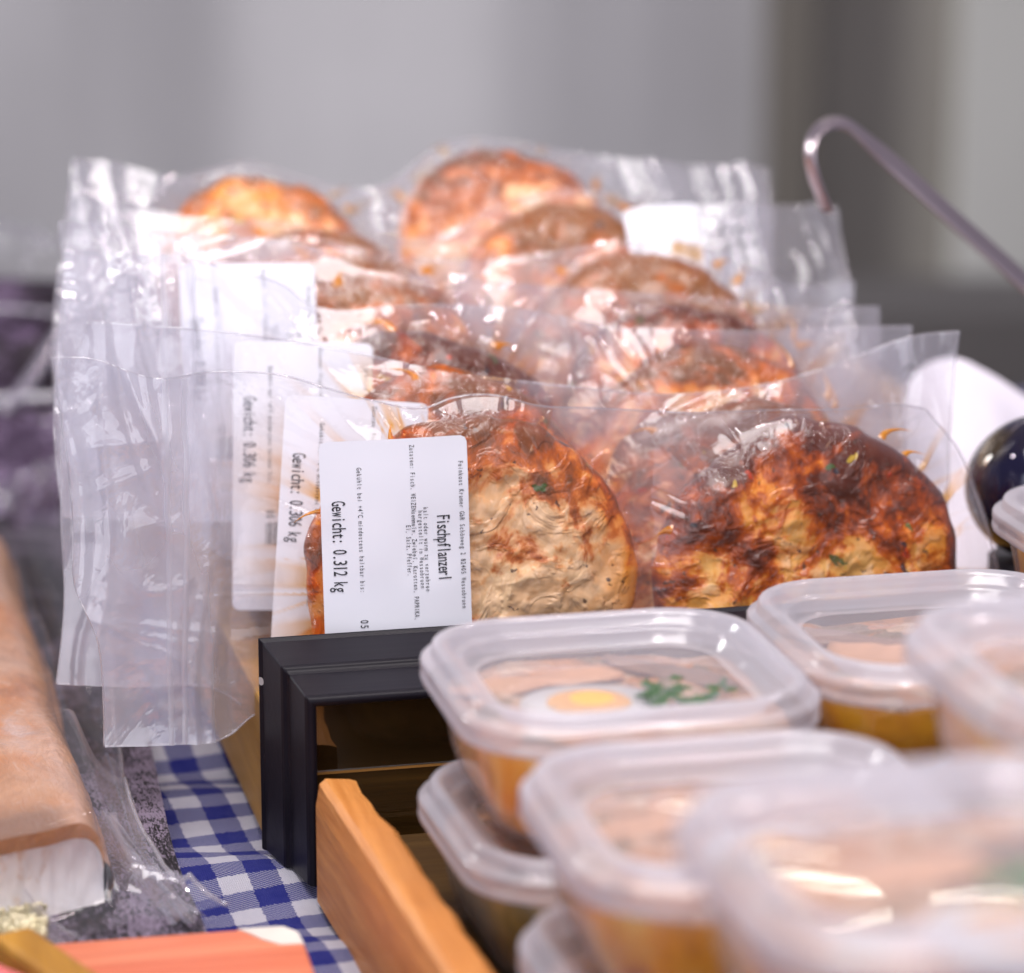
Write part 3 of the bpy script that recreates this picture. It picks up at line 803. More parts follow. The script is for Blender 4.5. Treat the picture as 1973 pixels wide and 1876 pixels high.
def local_mesh(name, V, Fc, mi, mats):
    me = bpy.data.meshes.new(name); me.from_pydata([tuple(map(float, v)) for v in V], [], Fc)
    me.polygons.foreach_set('material_index', mi); me.polygons.foreach_set('use_smooth', [True] * len(Fc))
    for m in mats: me.materials.append(m)
    me.update(); return me
ME_LID = local_mesh('lid', *loft(HA, CR, lid_prof), [M_LID, M_PANEL])
ME_LID2 = local_mesh('lid', *loft(HA, CR, lid_prof, dome=0.0009), [M_LID, M_PANEL])
ME_CUP = local_mesh('cup', *loft(HA, CR, cup_prof, cap_mat=0), [M_CUP])

def filling_mat(name, c1, c2, c3):
    t = NT(name); v = t.coord('Object', (1, 1, 0.8), rnd=True)
    n1 = t.noise(v, 32, 5, 0.6, 2.0); n2 = t.noise(v, 90, 4, 0.6, 1)
    c = t.ramp(n1, [(0.33, c1), (0.50, c2), (0.63, c3)])
    c = t.mix(t.math('MULTIPLY', n2, 0.3), c, tuple(x * 0.5 for x in c1))
    return t.done(t.pbr(c, 0.35, t.bump(n2, 0.4, 0.002), 0, 0.3))
M_SALAD = filling_mat('orange_salad', (0.50, 0.14, 0.002), (0.90, 0.34, 0.003), (0.90, 0.50, 0.10))
M_SOUP = filling_mat('yellow_salad', (0.66, 0.24, 0.003), (0.78, 0.33, 0.004), (0.80, 0.38, 0.008))
M_BEAN = filling_mat('olive_salad', (0.06, 0.05, 0.01), (0.26, 0.15, 0.02), (0.42, 0.24, 0.07))
M_EGGW = simple('egg_white', (0.84, 0.82, 0.78), 0.3, 0, 40, 0.05, 0.1)
M_YOLK = simple('egg_yolk', (0.78, 0.42, 0.14), 0.6, 0, 120, 0.15, 0.4)
M_HERB = simple('green_herb', (0.05, 0.16, 0.02), 0.5, 0, 80, 0.5, 0.3)
M_HERB2 = simple('dark_herb', (0.05, 0.11, 0.045), 0.5, 0, 80, 0.4, 0.3)
M_PRAWN = simple('pink_fish', (0.66, 0.36, 0.20), 0.4, 0, 90, 0.3, 0.4)
M_GREY = simple('grey_fish_skin', (0.24, 0.15, 0.11), 0.35, 0, 90, 0.4, 0.3)

def topmat():
    t = NT('mixed_salad_top'); v = t.coord('Object', rnd=True)
    w = t.n('ShaderNodeVectorMath', operation='SCALE'); t.l(t.noise(v, 90, 3, col=True), w.inputs[0]); w.inputs['Scale'].default_value = 0.012
    a = t.n('ShaderNodeVectorMath', operation='ADD'); t.l(v, a.inputs[0]); t.l(w.outputs[0], a.inputs[1])
    vo = t.n('ShaderNodeTexVoronoi'); vo.inputs['Scale'].default_value = 130; t.l(a.outputs[0], vo.inputs['Vector'])
    sp = t.n('ShaderNodeSeparateColor'); t.l(vo.outputs['Color'], sp.inputs[0])
    c = t.ramp(sp.outputs[0], [(0.0, (0.62, 0.24, 0.05)), (0.22, (0.70, 0.40, 0.24)), (0.45, (0.34, 0.16, 0.06)), (0.62, (0.76, 0.55, 0.38)), (0.78, (0.20, 0.17, 0.09)), (0.9, (0.66, 0.30, 0.16))], 'CONSTANT')
    n = t.noise(v, 220, 4)
    c = t.mix(t.math('MULTIPLY', n, 0.5), c, (0.42, 0.20, 0.06))
    return t.done(t.pbr(c, 0.3, t.bump(t.math('SUBTRACT', n, vo.outputs['Distance']), 0.8, 0.004), 0, 0.5))
M_TOP = topmat()
GT = 'translucent plastic tubs of salad'
def tub(cx, cy, ztop, rot, fill, label, fill_label, level=-0.0125, lid=None):
    r = empty('plastic_tub', (cx, cy, ztop - TUBH)); tag(r, label, 'plastic tub', GT)
    r.rotation_euler = (0, 0, rot)
    for nm, me in (('lid', lid or ME_LID), ('cup', ME_CUP)):
        o = bpy.data.objects.new(nm, me); COL.objects.link(o); o.parent = r; o.location = (0, 0, TUBH)
    # the salad inside: its own lumpy block
    pr = [(0.0160, -0.0372), (0.0132, -0.0366), (0.0118, -0.0356), (0.0094, -0.0285), (0.0070, level - 0.001), (0.0078, level), (0.012, level + 0.0004), (0.018, level + 0.0006)]
    V, Fc, mi = loft(HA, CR, pr, True, 9, 0)
    V = np.array(V); m = 36
    Fc = [tuple(range(m))[::-1]] + Fc
    top = V[:, 2] > level - 0.003
    V[:, 2] += np.where(top, 0.0016 * vn(V[:, 0] * 120 + cx * 99, V[:, 1] * 120 + cy * 77), 0)
    c, s = math.cos(rot), math.sin(rot)
    Wv = np.stack([cx + V[:, 0] * c - V[:, 1] * s, cy + V[:, 0] * s + V[:, 1] * c, ztop + V[:, 2]], 1)
    mi = [1 if i > 36 * 4 else 0 for i in range(len(Fc))]
    o = mesh('salad', Wv, Fc, [fill, M_TOP], mi=mi, at=(cx, cy, ztop - 0.037))
    tag(o, fill_label, 'salad', 'portions of salad in the tubs')
    return r
def egg(x, y, z, R, rot, label):
    e = empty('egg_half', (x, y, z)); tag(e, label, 'egg half', 'boiled egg halves under the lids')
    na, nr = 40, 10; V = []; c, s = math.cos(rot), math.sin(rot)
    for i in range(nr):
        t = math.pi / 2 * i / (nr - 1)
        for k in range(na):
            a = 2 * math.pi * k / na; rx = R * (1.28 if math.cos(a) > 0 else 1.12)
            lx, ly = rx * math.cos(a) * math.cos(t), R * math.sin(a) * math.cos(t)
            V.append((x + lx * c - ly * s, y + lx * s + ly * c, z - R * 0.55 * math.sin(t)))
    Fc = [(i*na+k, (i+1)*na+k, (i+1)*na+(k+1)%na, i*na+(k+1)%na) for i in range(nr-1) for k in range(na)] + [tuple(range(na))]
    mesh('white', V, Fc, M_EGGW, e)
    V = []
    for i in range(6):
        t = math.pi / 2 * i / 5.0
        for k in range(28):
            a = 2 * math.pi * k / 28
            lx, ly = R * 0.66 * math.cos(a) * math.cos(t) * 1.05, R * 0.64 * math.sin(a) * math.cos(t)
            V.append((x + lx * c - ly * s, y + lx * s + ly * c, z + 0.0003 + 0.0013 * math.sin(t)))
    Fc = [(i*28+k, i*28+(k+1)%28, (i+1)*28+(k+1)%28, (i+1)*28+k) for i in range(5) for k in range(28)]
    mesh('yolk', V, Fc, M_YOLK, e)
def herb(x, y, z, size, n, seed, mat, label, spread=1.0):
    rr = random.Random(seed); parts = []
    for i in range(n * 3):
        a = rr.uniform(0, 2 * math.pi); d = size * rr.uniform(0.1, 1) * spread; lx, ly = x + d * math.cos(a), y + d * 0.7 * math.sin(a)
        L = size * rr.uniform(0.16, 0.36); w = L * 0.4; b = rr.uniform(0, 2 * math.pi); tl = rr.uniform(-0.3, 0.3)
        pts = []
        for tt in np.linspace(0, 1, 7):
            hw = w * math.sin(math.pi * min(1, tt * 0.92 + 0.06)) * (1 + 0.25 * math.sin(tt * 25))
            for sg in (-1, 0, 1):
                px, py = (tt - 0.5) * L, sg * hw
                pts.append((lx + px * math.cos(b) - py * math.sin(b), ly + px * math.sin(b) + py * math.cos(b), z + 0.0012 + abs(tl) * L * tt + (0.0008 if sg == 0 else 0) + rr.uniform(0, 0.0003)))
        f = gridfaces(7, 3); parts.append((pts, f))
    v, f = join(parts)
    tag(mesh('herb_sprig', v, f, mat, at=(x, y, z)), label, 'herb', 'herb sprigs under the lids')
def strip(x, y, z, L, w, rot, mat, label, name='fish_strip'):
    n, m = 16, 9; V = []; c, s = math.cos(rot), math.sin(rot)
    for i in range(n):
        t = i / (n - 1) - 0.5; ww = w * (1 - 0.6 * abs(2 * t) ** 3) * (1 + 0.35 * float(vn(i * 0.5, 3.3, w * 900)))
        for k in range(m):
            a = math.pi * k / (m - 1)
            lx, ly, lz = t * L, ww / 2 * math.cos(a) + 0.1 * w * math.sin(6 * t), (0.0016 + 0.0010 * float(vn(i * 0.7, k * 0.5, L * 900))) * math.sin(a) * (1 - 0.4 * abs(2 * t) ** 3)
            V.append((x + lx * c - ly * s, y + lx * s + ly * c, z + lz))
    f = [tuple(int(q) for q in a) for a in gridfaces(n, m)] + [tuple(range(m)), tuple((n-1)*m+k for k in range(m))[::-1]]
    tag(mesh(name, V, f, mat, at=(x, y, z)), label, 'fish strip', 'strips of fish under the lids')

v, f = box((0.163, 0.40, ZT + 0.004), (0.475, 0.892, 0.0370))
o = bevel(mesh('crate_base', v, f, M_DKWOOD, smooth=False, at=(0.32, 0.65, ZT + 0.004)), 0.001); tag(o, 'dark wooden crate base under the stacked plastic tubs', 'crate base')
XA = 0.2172
tub(XA, 0.803, 0.115, 0.0, M_SALAD, 'sharpest salad tub, standing right in front of the white label', 'orange salad inside the sharpest tub before the white label')
tub(XA - 0.001, 0.800, 0.0765, 0.03, M_BEAN, 'shaded tub under the sharpest tub, next to the orange plank end', 'olive brown salad in the shaded tub beside the plank')
tub(XA + 0.001, 0.690, 0.115, -0.01, M_SALAD, 'middle tub of the left column, between sharpest and nearest tubs', 'orange salad inside the middle tub of the left column')
tub(XA + 0.0005, 0.687, 0.0765, 0.02, M_SALAD, 'lower tub at the bottom edge under the middle tub', 'orange salad in the lower tub at the bottom edge')
tub(XA + 0.0005, 0.553, 0.154, 0.0, M_SALAD, 'nearest and largest looking tub, with streaks of lamp light on its lid', 'orange salad inside the nearest and largest looking tub', lid=ME_LID2)
tub(0.3165, 0.822, 0.115, 0.0, M_SOUP, 'tub with yellow filling in front of the charred patty', 'bright yellow salad visible in the gap between two tubs')
tub(0.3060, 0.664, 0.154, 0.0, M_SALAD, 'raised blurred tub at the right edge with a green herb', 'orange brown salad in the raised tub at the right edge')
tub(0.3060, 0.662, 0.1155, 0.0, M_SALAD, 'tub beneath the raised right tub, only a lid corner showing', 'salad in the tub beneath the raised right tub')
tub(0.4240, 0.905, 0.118, 0.0, M_SALAD, 'farthest tub at right, beside the dark round jar', 'orange salad with green garnish in the farthest tub')

zt = 0.115 - 0.0105
egg(0.2080, 0.797, zt + 0.0005, 0.0165, -0.1, 'egg half under the lid of the sharpest tub')
herb(0.2330, 0.798, zt, 0.017, 12, 4, M_HERB2, 'dark green herb beside the egg in the sharpest tub')
strip(0.2000, 0.823, zt - 0.001, 0.05, 0.012, 0.1, M_PRAWN, 'pinkish fish strip behind the egg in the sharpest tub')
strip(0.2380, 0.824, zt - 0.001, 0.045, 0.010, -0.9, M_GREY, 'grey skinned fish strip at right in the sharpest tub')
egg(0.2220, 0.680, zt + 0.0005, 0.0150, 0.3, 'egg half under the lid of the middle tub')
herb(0.2180, 0.668, zt, 0.013, 10, 9, M_HERB2, 'green herb beside the egg in the middle tub')
strip(0.2060, 0.708, zt - 0.001, 0.05, 0.013, 0.2, M_PRAWN, 'pinkish fish strip in the middle tub')
z5 = 0.154 - 0.0105
egg(0.2220, 0.528, z5 + 0.0005, 0.0175, 0.0, 'egg half under the streaked lid of the nearest tub')
herb(0.2400, 0.548, z5, 0.018, 16, 12, M_HERB, 'bright green herb behind the egg in the nearest tub')
strip(0.2060, 0.563, z5 - 0.001, 0.05, 0.016, 0.1, M_PRAWN, 'pinkish fish strip at left in the nearest tub')
strip(0.2350, 0.570, z5 - 0.001, 0.045, 0.013, 0.0, M_GREY, 'brownish fish strip at the back of the nearest tub')
strip(0.3000, 0.838, zt - 0.001, 0.055, 0.012, -0.8, M_GREY, 'grey fish strip at left in the tub with yellow filling')
strip(0.3150, 0.822, zt - 0.001, 0.06, 0.022, -0.5, M_PRAWN, 'pale pink fish strip in the tub with yellow filling')
herb(0.3240, 0.668, z5, 0.014, 12, 21, M_HERB, 'green herb in the raised tub at the right edge')
herb(0.3990, 0.880, 0.118 - 0.012, 0.020, 26, 33, M_HERB, 'curly green parsley in the farthest tub at right', 0.6)

# ------------------------------------------------------------------ orange plank left of the tubs
def plank():
    p0 = atz(612, 1515, 0.058); p1 = atz(690, 1486, 0.058); e1 = atz(985, 1905, 0.058)
    ax = (e1 - p1); ax[2] = 0; L = 0.30; ax /= np.linalg.norm(ax)
    wv = p1 - p0; wv = wv - ax * (wv @ ax); wv[2] = 0
    n = 60; V = []
    wid = np.linalg.norm(wv); wn = wv / wid; wid = 0.0135
    for i in range(n):
        t = L * i / (n - 1)
        o = p0 * 0.5 + p1 * 0.5 + ax * t - wn * wid / 2
        rough = 0.00035 * vn(t * 90, 1.0) + 0.0002 * vn(t * 900, 2.0)
        notch = 0.0016 * (1 - sst(0.026, 0.040, t))       # worn step near the end
        sec = [(0, 0.0205), (0, 0.050), (0.0012, 0.0565), (0.003, 0.058), (wid - 0.002 - notch, 0.058 - notch * 0.5), (wid - notch, 0.0565), (wid - notch * 0.6, 0.0205)]
        for a, z in sec:
            q = o + wn * (a + (rough if a > 0.003 else 0)); V.append((q[0], q[1], z + (rough if z > 0.05 else 0)))
    m = 7; Fc = []
    for i in range(n - 1):
        for k in range(m): Fc.append((i*m+k, i*m+(k+1)%m, (i+1)*m+(k+1)%m, (i+1)*m+k))
    Fc.append(tuple(range(m))[::-1]); Fc.append(tuple((n-1)*m+k for k in range(m)))
    c = (p0 + p1) / 2; c[2] = ZT
    o = mesh('wooden_plank', V, Fc, M_PLANK, smooth=False, at=c)
    tag(o, 'orange brown wooden plank with rough end beside the tubs', 'plank')
plank()

# ------------------------------------------------------------------ fish pouch at left: black card, fillet, film
def cardmat(name, dark, light, sc=1.0):
    t = NT(name)
    a = t.noise(t.coord('Object', (900 * sc, 230 * sc, 500)), 1.0, 3, 0.6, 1.6)
    b = t.noise(t.coord('Object', (26, 18, 20)), 1.0, 4, 0.6, 1)
    m = t.math('ADD', a, t.math('MULTIPLY', t.math('SUBTRACT', b, 0.5), 0.9))
    c = t.ramp(m, [(0.52, dark), (0.64, light)])
    return t.done(t.pbr(c, 0.5, t.bump(a, 0.4, 0.0006), 0.1, 0.0, spec=0.3))
M_CARD = cardmat('embossed_dark_card', (0.005, 0.004, 0.006), (0.21, 0.17, 0.23))
M_CARD2 = cardmat('purple_dark_card', (0.05, 0.03, 0.06), (0.36, 0.27, 0.42), 0.35)
ZC = 0.030
q = [atz(212, 905, ZC), atz(300, 1480, ZC), atz(352, 1690, ZC), atz(400, 1800, ZC), atz(420, 1900, ZC)]
right_edge = resample([p[:2] for p in q], 40)
V = []
for z in (ZC - 0.004, ZC):
    for x, y in right_edge: V += [(x, y, z), (-0.45, y - 0.02, z)]
n2 = len(right_edge) * 2; Fc = []
for i in range(len(right_edge) - 1):
    a = 2 * i
    Fc += [(n2+a, n2+a+1, n2+a+3, n2+a+2), (a+2, a+3, a+1, a), (a, n2+a, n2+a+2, a+2)]
Fc += [(0, 1, n2+1, n2), (n2-2, 2*n2-2, 2*n2-1, n2-1)]
c = mesh('fish_card', V, Fc, M_CARD, smooth=False, at=(0.0, 1.0, ZC - 0.004))
tag(c, 'dark embossed silver and black card under the smoked fillet', 'card')

ZF = 0.056
A = atz(197, 1574, ZF); Bk = atz(12, 1015, ZF); Lf = atz(-60, 1634, ZF); Lb = atz(-330, 1040, ZF)
def fillet():
    nu, nv = 70, 120
    u = np.linspace(0, 1, nu)[:, None]; w = np.linspace(0, 1, nv)[None, :]
    X = (Lf[0] * (1 - u) + A[0] * u) * (1 - w) + (Lb[0] * (1 - u) + Bk[0] * u) * w
    Y = (Lf[1] * (1 - u) + A[1] * u) * (1 - w) + (Lb[1] * (1 - u) + Bk[1] * u) * w
    e = np.sqrt(np.clip(1 - (1 - np.minimum(1, np.minimum(u, 1 - u) / 0.2)) ** 2, 0, 1))
    Zt = ZC + 0.002 + (ZF - ZC - 0.002) * (0.45 + 0.55 * e) + 0.0022 * fbm(X * 35, Y * 18, 0, 4)
    Zt = Zt + 0 * w
    bow = 0.003 * np.sin(w * 14) * 0.3
    top = np.stack([X + bow, Y + 0 * u, Zt], -1)
    root = empty('smoked_fish_fillet', (A[0] - 0.05, A[1] + 0.1, ZC)); tag(root, 'smoked fish fillet with tan skin and white cut end on dark card', 'fish fillet')
    # white flesh block
    V = top.copy(); V[..., 2] -= 0.0006; Vb = top.copy(); Vb[..., 2] = ZC + 0.001
    Vb[:, 0, 1] += 0.0; 
    F1 = gridfaces(nu, nv); N = nu * nv
    Fl = [tuple(int(a) for a in f) for f in F1]
    # side and end walls with a bulging, ragged cut
    walls = []
    def wall(P0, k=9, bul=0.0, dirv=(0, 0, 0), seed=0):
        P0 = np.asarray(P0); n = len(P0); ts = np.linspace(0, 1, k)
        G = []
        for t in ts:
            z = P0[:, 2] - 0.0012 + (ZC + 0.0012 - P0[:, 2]) * t
            off = bul * math.sin(math.pi * t) + 0.0010 * fbm(np.arange(n) * 0.12, t * 2.5, seed)
            G.append(np.stack([P0[:, 0] + dirv[0] * off, P0[:, 1] + dirv[1] * off, z], 1))
        return np.array(G).reshape(-1, 3), gridfaces(k, n)
    parts = [(V.reshape(-1, 3), F1)]
    parts.append(wall(top[:, 0], 14, -0.0025, (0, -1, 0), 3)); parts.append(wall(top[-1, :], 9, 0.001, (1, 0, 0), 5)); parts.append(wall(top[0, :], 9, 0.001, (-1, 0, 0), 6)); parts.append(wall(top[:, -1], 9, 0.0, (0, 1, 0), 7))
    v, f = join(parts)
    mesh('flesh', v, f, M_FLESH, root)
    G, gf = wall(top[-1, :], 9, 0.0016, (1, 0, 0), 5); G = G + np.array([0.0012, 0.0, 0.0008]); G[:nv] = top[-1, :] + np.array([0, -0.0006, 0.0004])
    tp = top + np.array([0, -0.0006, 0.0004])
    G2, gf2 = wall(top[:, 0], 14, -0.0025, (0, -1, 0), 3); G2 = (G2 + np.array([0, -0.0007, 0.0004]))[: nu * 3]; G2[:nu] = top[:, 0] + np.array([0, -0.0006, 0.0004])
    v, f = join([(tp.reshape(-1, 3), F1), (G, gf), (G2, gridfaces(3, nu))])
    mesh('skin', v, f, M_SKIN, root)
def skinmat():
    t = NT('smoked_skin'); v = t.coord('Object', (1, 0.6, 1))
    n1 = t.noise(v, 22, 6, 0.6, 1.0); n2 = t.noise(v, 8, 3); n3 = t.noise(t.coord('Object', (500, 160, 300)), 1, 3, 0.6, 1)
    c = t.ramp(n1, [(0.30, (0.34, 0.10, 0.025)), (0.44, (0.62, 0.25, 0.08)), (0.60, (0.70, 0.40, 0.24))])
    sx = t.n('ShaderNodeSeparateXYZ'); t.l(t.coord(), sx.inputs[0])
    edge = t.ramp(t.math('ADD', t.math('MULTIPLY', t.at('edge'), 1.0), t.math('MULTIPLY', t.math('SUBTRACT', n1, 0.5), 0.8)), [(0.45, (0, 0, 0)), (0.85, (1, 1, 1))])
    c = t.mix(edge, c, (0.70, 0.30, 0.07))
    c = t.mix(t.ramp(n2, [(0.55, (0, 0, 0)), (0.7, (0.6, 0.6, 0.6))]), c, (0.33, 0.20, 0.11))
    n4 = t.noise(v, 70, 5, 0.7, 1.5)
    c = t.mix(t.ramp(n4, [(0.48, (0, 0, 0)), (0.70, (0.55, 0.55, 0.55))]), c, (0.24, 0.10, 0.04))
    c = t.mix(t.ramp(n4, [(0.30, (0.6, 0.6, 0.6)), (0.42, (0, 0, 0))]), c, (0.76, 0.58, 0.48))
    fd = t.ramp(t.math('ADD', t.at('front'), t.math('MULTIPLY', t.math('SUBTRACT', n1, 0.5), 1.6)), [(0.50, (0, 0, 0)), (0.95, (0.85, 0.85, 0.85))])
    c = t.mix(fd, c, (0.17, 0.085, 0.04))
    pl = t.ramp(t.math('ADD', t.at('pale'), t.math('MULTIPLY', t.math('SUBTRACT', n4, 0.5), 1.2)), [(0.55, (0, 0, 0)), (0.95, (0.8, 0.8, 0.8))])
    c = t.mix(pl, c, (0.74, 0.58, 0.52))
    c = t.mix(t.math('MULTIPLY', n3, 0.5), c, (0.34, 0.15, 0.07))
    return t.done(t.pbr(c, 0.4, t.bump(t.math('ADD', n3, t.math('MULTIPLY', n1, 3.0)), 0.5, 0.001), 0, 0.9, 0.12))
M_SKIN = skinmat()
def fleshmat():
    t = NT('white_fish_flesh'); v = t.coord()
    n1 = t.noise(v, 60, 5, 0.6, 0.6)
    c = t.ramp(n1, [(0.35, (0.66, 0.50, 0.40)), (0.45, (0.80, 0.77, 0.76)), (0.7, (0.86, 0.85, 0.87))])
    return t.done(t.pbr(c, 0.45, t.bump(n1, 0.4, 0.001), 0, 0.2, 0.2))
M_FLESH = fleshmat()
fillet()
for o in bpy.data.objects:
    if o.name.startswith('skin') and o.type == 'MESH':
        co = np.array([v.co[:] for v in o.data.vertices]); nu, nv = 70, 120
        e = np.zeros(len(co)); e[:nu * nv] = (np.linspace(0, 1, nu)[:, None] ** 5 * np.ones((1, nv))).ravel(); e[nu * nv:] = 1
        attr(o, 'edge', e)
        U, Wg = np.meshgrid(np.linspace(0, 1, nu), np.linspace(0, 1, nv), indexing='ij')
        fr_ = np.zeros(len(co)); fr_[:nu * nv] = (np.exp(-(Wg / 0.10) ** 2) * sst(1.0, 0.55, U)).ravel()
        pa_ = np.zeros(len(co)); pa_[:nu * nv] = (0.8 * np.exp(-((Wg - 0.25) / 0.13) ** 2 - ((U - 0.62) / 0.2) ** 2)).ravel()
        attr(o, 'front', fr_); attr(o, 'pale', pa_)

def pouch():
    """clear film drawn over the fillet and down on to the card"""
    nu, nv = 200, 240
    # outline on the card, wider than the card itself at right
    P = [atz(60, 925, ZC), atz(150, 1000, ZC), atz(225, 1430, ZC), atz(285, 1650, ZC), atz(400, 1770, ZC), atz(438, 1786, ZC)]
    re = resample([p[:2] for p in P][::-1], nv)
    x0 = -0.20
    u = np.linspace(0, 1, nu)[:, None]
    X = x0 + (re[:, 0][None] - x0) * u; Y = np.broadcast_to(re[:, 1][None], X.shape)
    # distance outside the fillet
    fxr = A[0] + (Bk[0] - A[0]) * (Y - A[1]) / (Bk[1] - A[1])
    fr_y = A[1] + (Lf[1] - A[1]) * (X - A[0]) / (Lf[0] - A[0])
    dx = np.clip(X - fxr, 0, None); dy = np.clip(fr_y - Y, 0, None)
    d = np.sqrt(dx ** 2 + dy ** 2)
    ang = np.arctan2(dy, dx + 1e-6)
    H = ZF - ZC + 0.001
    pl = (1 - np.abs(vn(ang * 5 + 1, d * 12, 2.0))) ** 5
    corner = np.exp(-((ang - 0.75) / 0.14) ** 2) * sst(0.0, 0.004, d) + np.exp(-((ang - 1.35) / 0.07) ** 2) * 0.4
    corner = corner * (dx > 0.0002)
    z = H * np.exp(-(d / 0.0065) ** 1.4) + 0.010 * corner * np.exp(-d / 0.04) + 0.003 * pl * np.exp(-d / 0.03) * (d > 0.001)
    z = ZC + 0.0012 + z + 0.0005 * ridge(X * 70, Y * 35, 4, 2) * sst(0.0, 0.01, d) + 0.0002 * vn(X * 300, Y * 160) * sst(0.0, 0.01, d) + 0.0022 * fbm(X * 35, Y * 18, 0, 4) * (d <= 0)
    edge = sst(0.86, 1.0, np.broadcast_to(u, X.shape))
    z = z + edge * 0.004 * (0.4 + vn(Y * 45, 2.0, 1))
    o = mesh('fish_pouch', np.stack([X, Y, z], -1).reshape(-1, 3), gridfaces(nu, nv), M_FLAP, at=(0.0, 0.95, ZC))
    attr(o, 'juice', np.zeros(nu * nv)); attr(o, 'haze', (0.25 * edge + 0.02 + 0.3 * corner * np.exp(-d / 0.03)).ravel())
    Pr = np.stack([X[-1], Y[-1], z[-1]], 1)
    v, f = tube(Pr, 0.0007, 6); mesh('edge_highlight_bead', v, f, M_RIM, o)  # added bead stands for the bright line along the pouch edge
    for pts, h0, h1 in (([(196, 1650), (250, 1690), (315, 1735), (385, 1778)], 0.013, 0.003), ([(203, 1600), (262, 1660), (320, 1730), (352, 1782)], 0.006, 0.002), ([(5, 1735), (50, 1765), (105, 1800), (150, 1822)], 0.010, 0.003), ([(206, 1480), (236, 1560), (262, 1640)], 0.004, 0.002)):
        C = resample([atz(px, py, ZC + 0.001) for px, py in pts], 30); k = np.linspace(0, 1, 30); H2 = h0 * (1 - k) ** 1.5 + h1
        T2 = np.gradient(C, axis=0); T2 /= np.linalg.norm(T2, axis=1)[:, None]; sd = np.stack([T2[:, 1], -T2[:, 0], 0 * k], 1)
        rows = []
        for q in np.linspace(-1, 1, 11):
            prof_ = (1 - abs(q)) ** 1.6
            rows.append(C + sd * (q * (0.35 * H2 + 0.003))[:, None] + np.array([0, 0, 1.0]) * (H2 * prof_ + 0.0008 * vn(k * 14, q * 2))[:, None])
        g_ = mesh('film_fold_glint', np.stack(rows).reshape(-1, 3), gridfaces(11, 30), M_FOLD, o)
    tag(o, 'clear vacuum pouch drawn tightly over the smoked fillet and card', 'vacuum pouch')
pouch()

# purple fish packs lying and leaning behind the fillet
def far_pack(px0, py0, px1, py1, zb, zt, mat, label, back=0.05):
    a = atz(px0, py0, zb); b = atz(px1, py0, zb); ta = atd(px0, py1, (a @ FH) + back); tb_ = atd(px1, py1, (b @ FH) + back)
    n, m = 40, 30; V = []
    for off in (0, 0.012):
        for i in range(n):
            u = i / (n - 1)
            for k in range(m):
                w = k / (m - 1); p = (a*(1-u)+b*u)*(1-w) + (ta*(1-u)+tb_*u)*w
                p = p + FH * off + np.array([0, 0, 1]) * 0.003 * float(vn(u * 6, w * 5, px0)) * (1 if off == 0 else 0.4)
                V.append(p)
    V = np.array(V); N = n * m
    rimi = [i*m for i in range(n)] + [(n-1)*m+k for k in range(1, m)] + [i*m+m-1 for i in range(n-2, -1, -1)] + [k for k in range(m-2, 0, -1)]
    Fc = [tuple(map(int, f)) for f in gridfaces(n, m)] + [tuple(map(int, f)) for f in gridfaces(n, m, N, True)]
    Fc += [(rimi[i], rimi[(i+1) % len(rimi)], N + rimi[(i+1) % len(rimi)], N + rimi[i]) for i in range(len(rimi))]
    o = mesh('fish_pack', V, Fc, mat, at=(a + b) / 2); tag(o, label, 'fish pack', 'dark fish packs at the left edge')
    return o
M_CARD3 = cardmat('dark_plum_card', (0.014, 0.008, 0.014), (0.15, 0.10, 0.18), 0.3)
far_pack(-260, 1010, 118, 800, ZC + 0.002, 0.0, M_CARD2, 'pale purple speckled fish pack lying behind the fillet', 0.12)
pk = far_pack(-260, 815, 122, 545, 0.045, 0.0, M_CARD3, 'dark purple fish pack leaning behind the pale purple one', 0.07)
for pts, r_ in (([(118, 640), (70, 715), (8, 800)], 0.0030), ([(-120, 766), (0, 768), (118, 764)], 0.0022), ([(-120, 818), (0, 816), (120, 814)], 0.0016), ([(-120, 598), (20, 596), (118, 604)], 0.0012)):
    dd0 = atz(0, 815, 0.045) @ FH - 0.012
    v, f = tube(resample([atd(px, py, dd0 + 0.07 * (815 - py) / 270) for px, py in pts], 20), r_, 8)
    mesh('film_fold_glint', v, f, M_LILAC, pk)  # lilac tubes drawn as glints along the pack's film edges
def crumple(pts, r, label, seed, cat='plastic film'):
    """loose clear film end, a crumpled double sheet along a path of points"""
    C = resample(pts, 60); n, m = 60, 26; V = []
    T = np.gradient(C, axis=0); T /= np.linalg.norm(T, axis=1)[:, None]
    side = np.cross(T, np.array([0, 0, 1.0])); side /= np.linalg.norm(side, axis=1)[:, None]
    for i in range(n):
        for k in range(m):
            w = k / (m - 1) * 2 - 1
            p = C[i] + side[i] * w * r * (0.7 + 0.4 * float(vn(i * 0.12, seed)))
            p = p + np.array([0, 0, 1.0]) * (0.010 * (1 - w * w) + 0.006 * float(ridge(i * 0.16 + w, w * 2.2 + seed, seed, 3)) + 0.004 * float(vn(i * 0.3, w * 3, seed)))
            V.append(p)
    o = mesh('loose_film', V, gridfaces(n, m), M_FLAP, at=C.mean(0)); attr(o, 'juice', np.zeros(n * m)); attr(o, 'haze', np.full(n * m, 0.12))
    tag(o, label, cat)
crumple([atz(-60, 1010, 0.05), atz(30, 985, 0.052), atz(90, 955, 0.055), atz(140, 925, 0.06)], 0.016, 'crumpled clear film end between the fillet and the hanging bags', 3)
crumple([atd(-80, 455, 1.62), atd(0, 470, 1.6), atd(60, 495, 1.58), atd(112, 530, 1.56)], 0.018, 'loose clear film edge above the dark purple pack', 8)

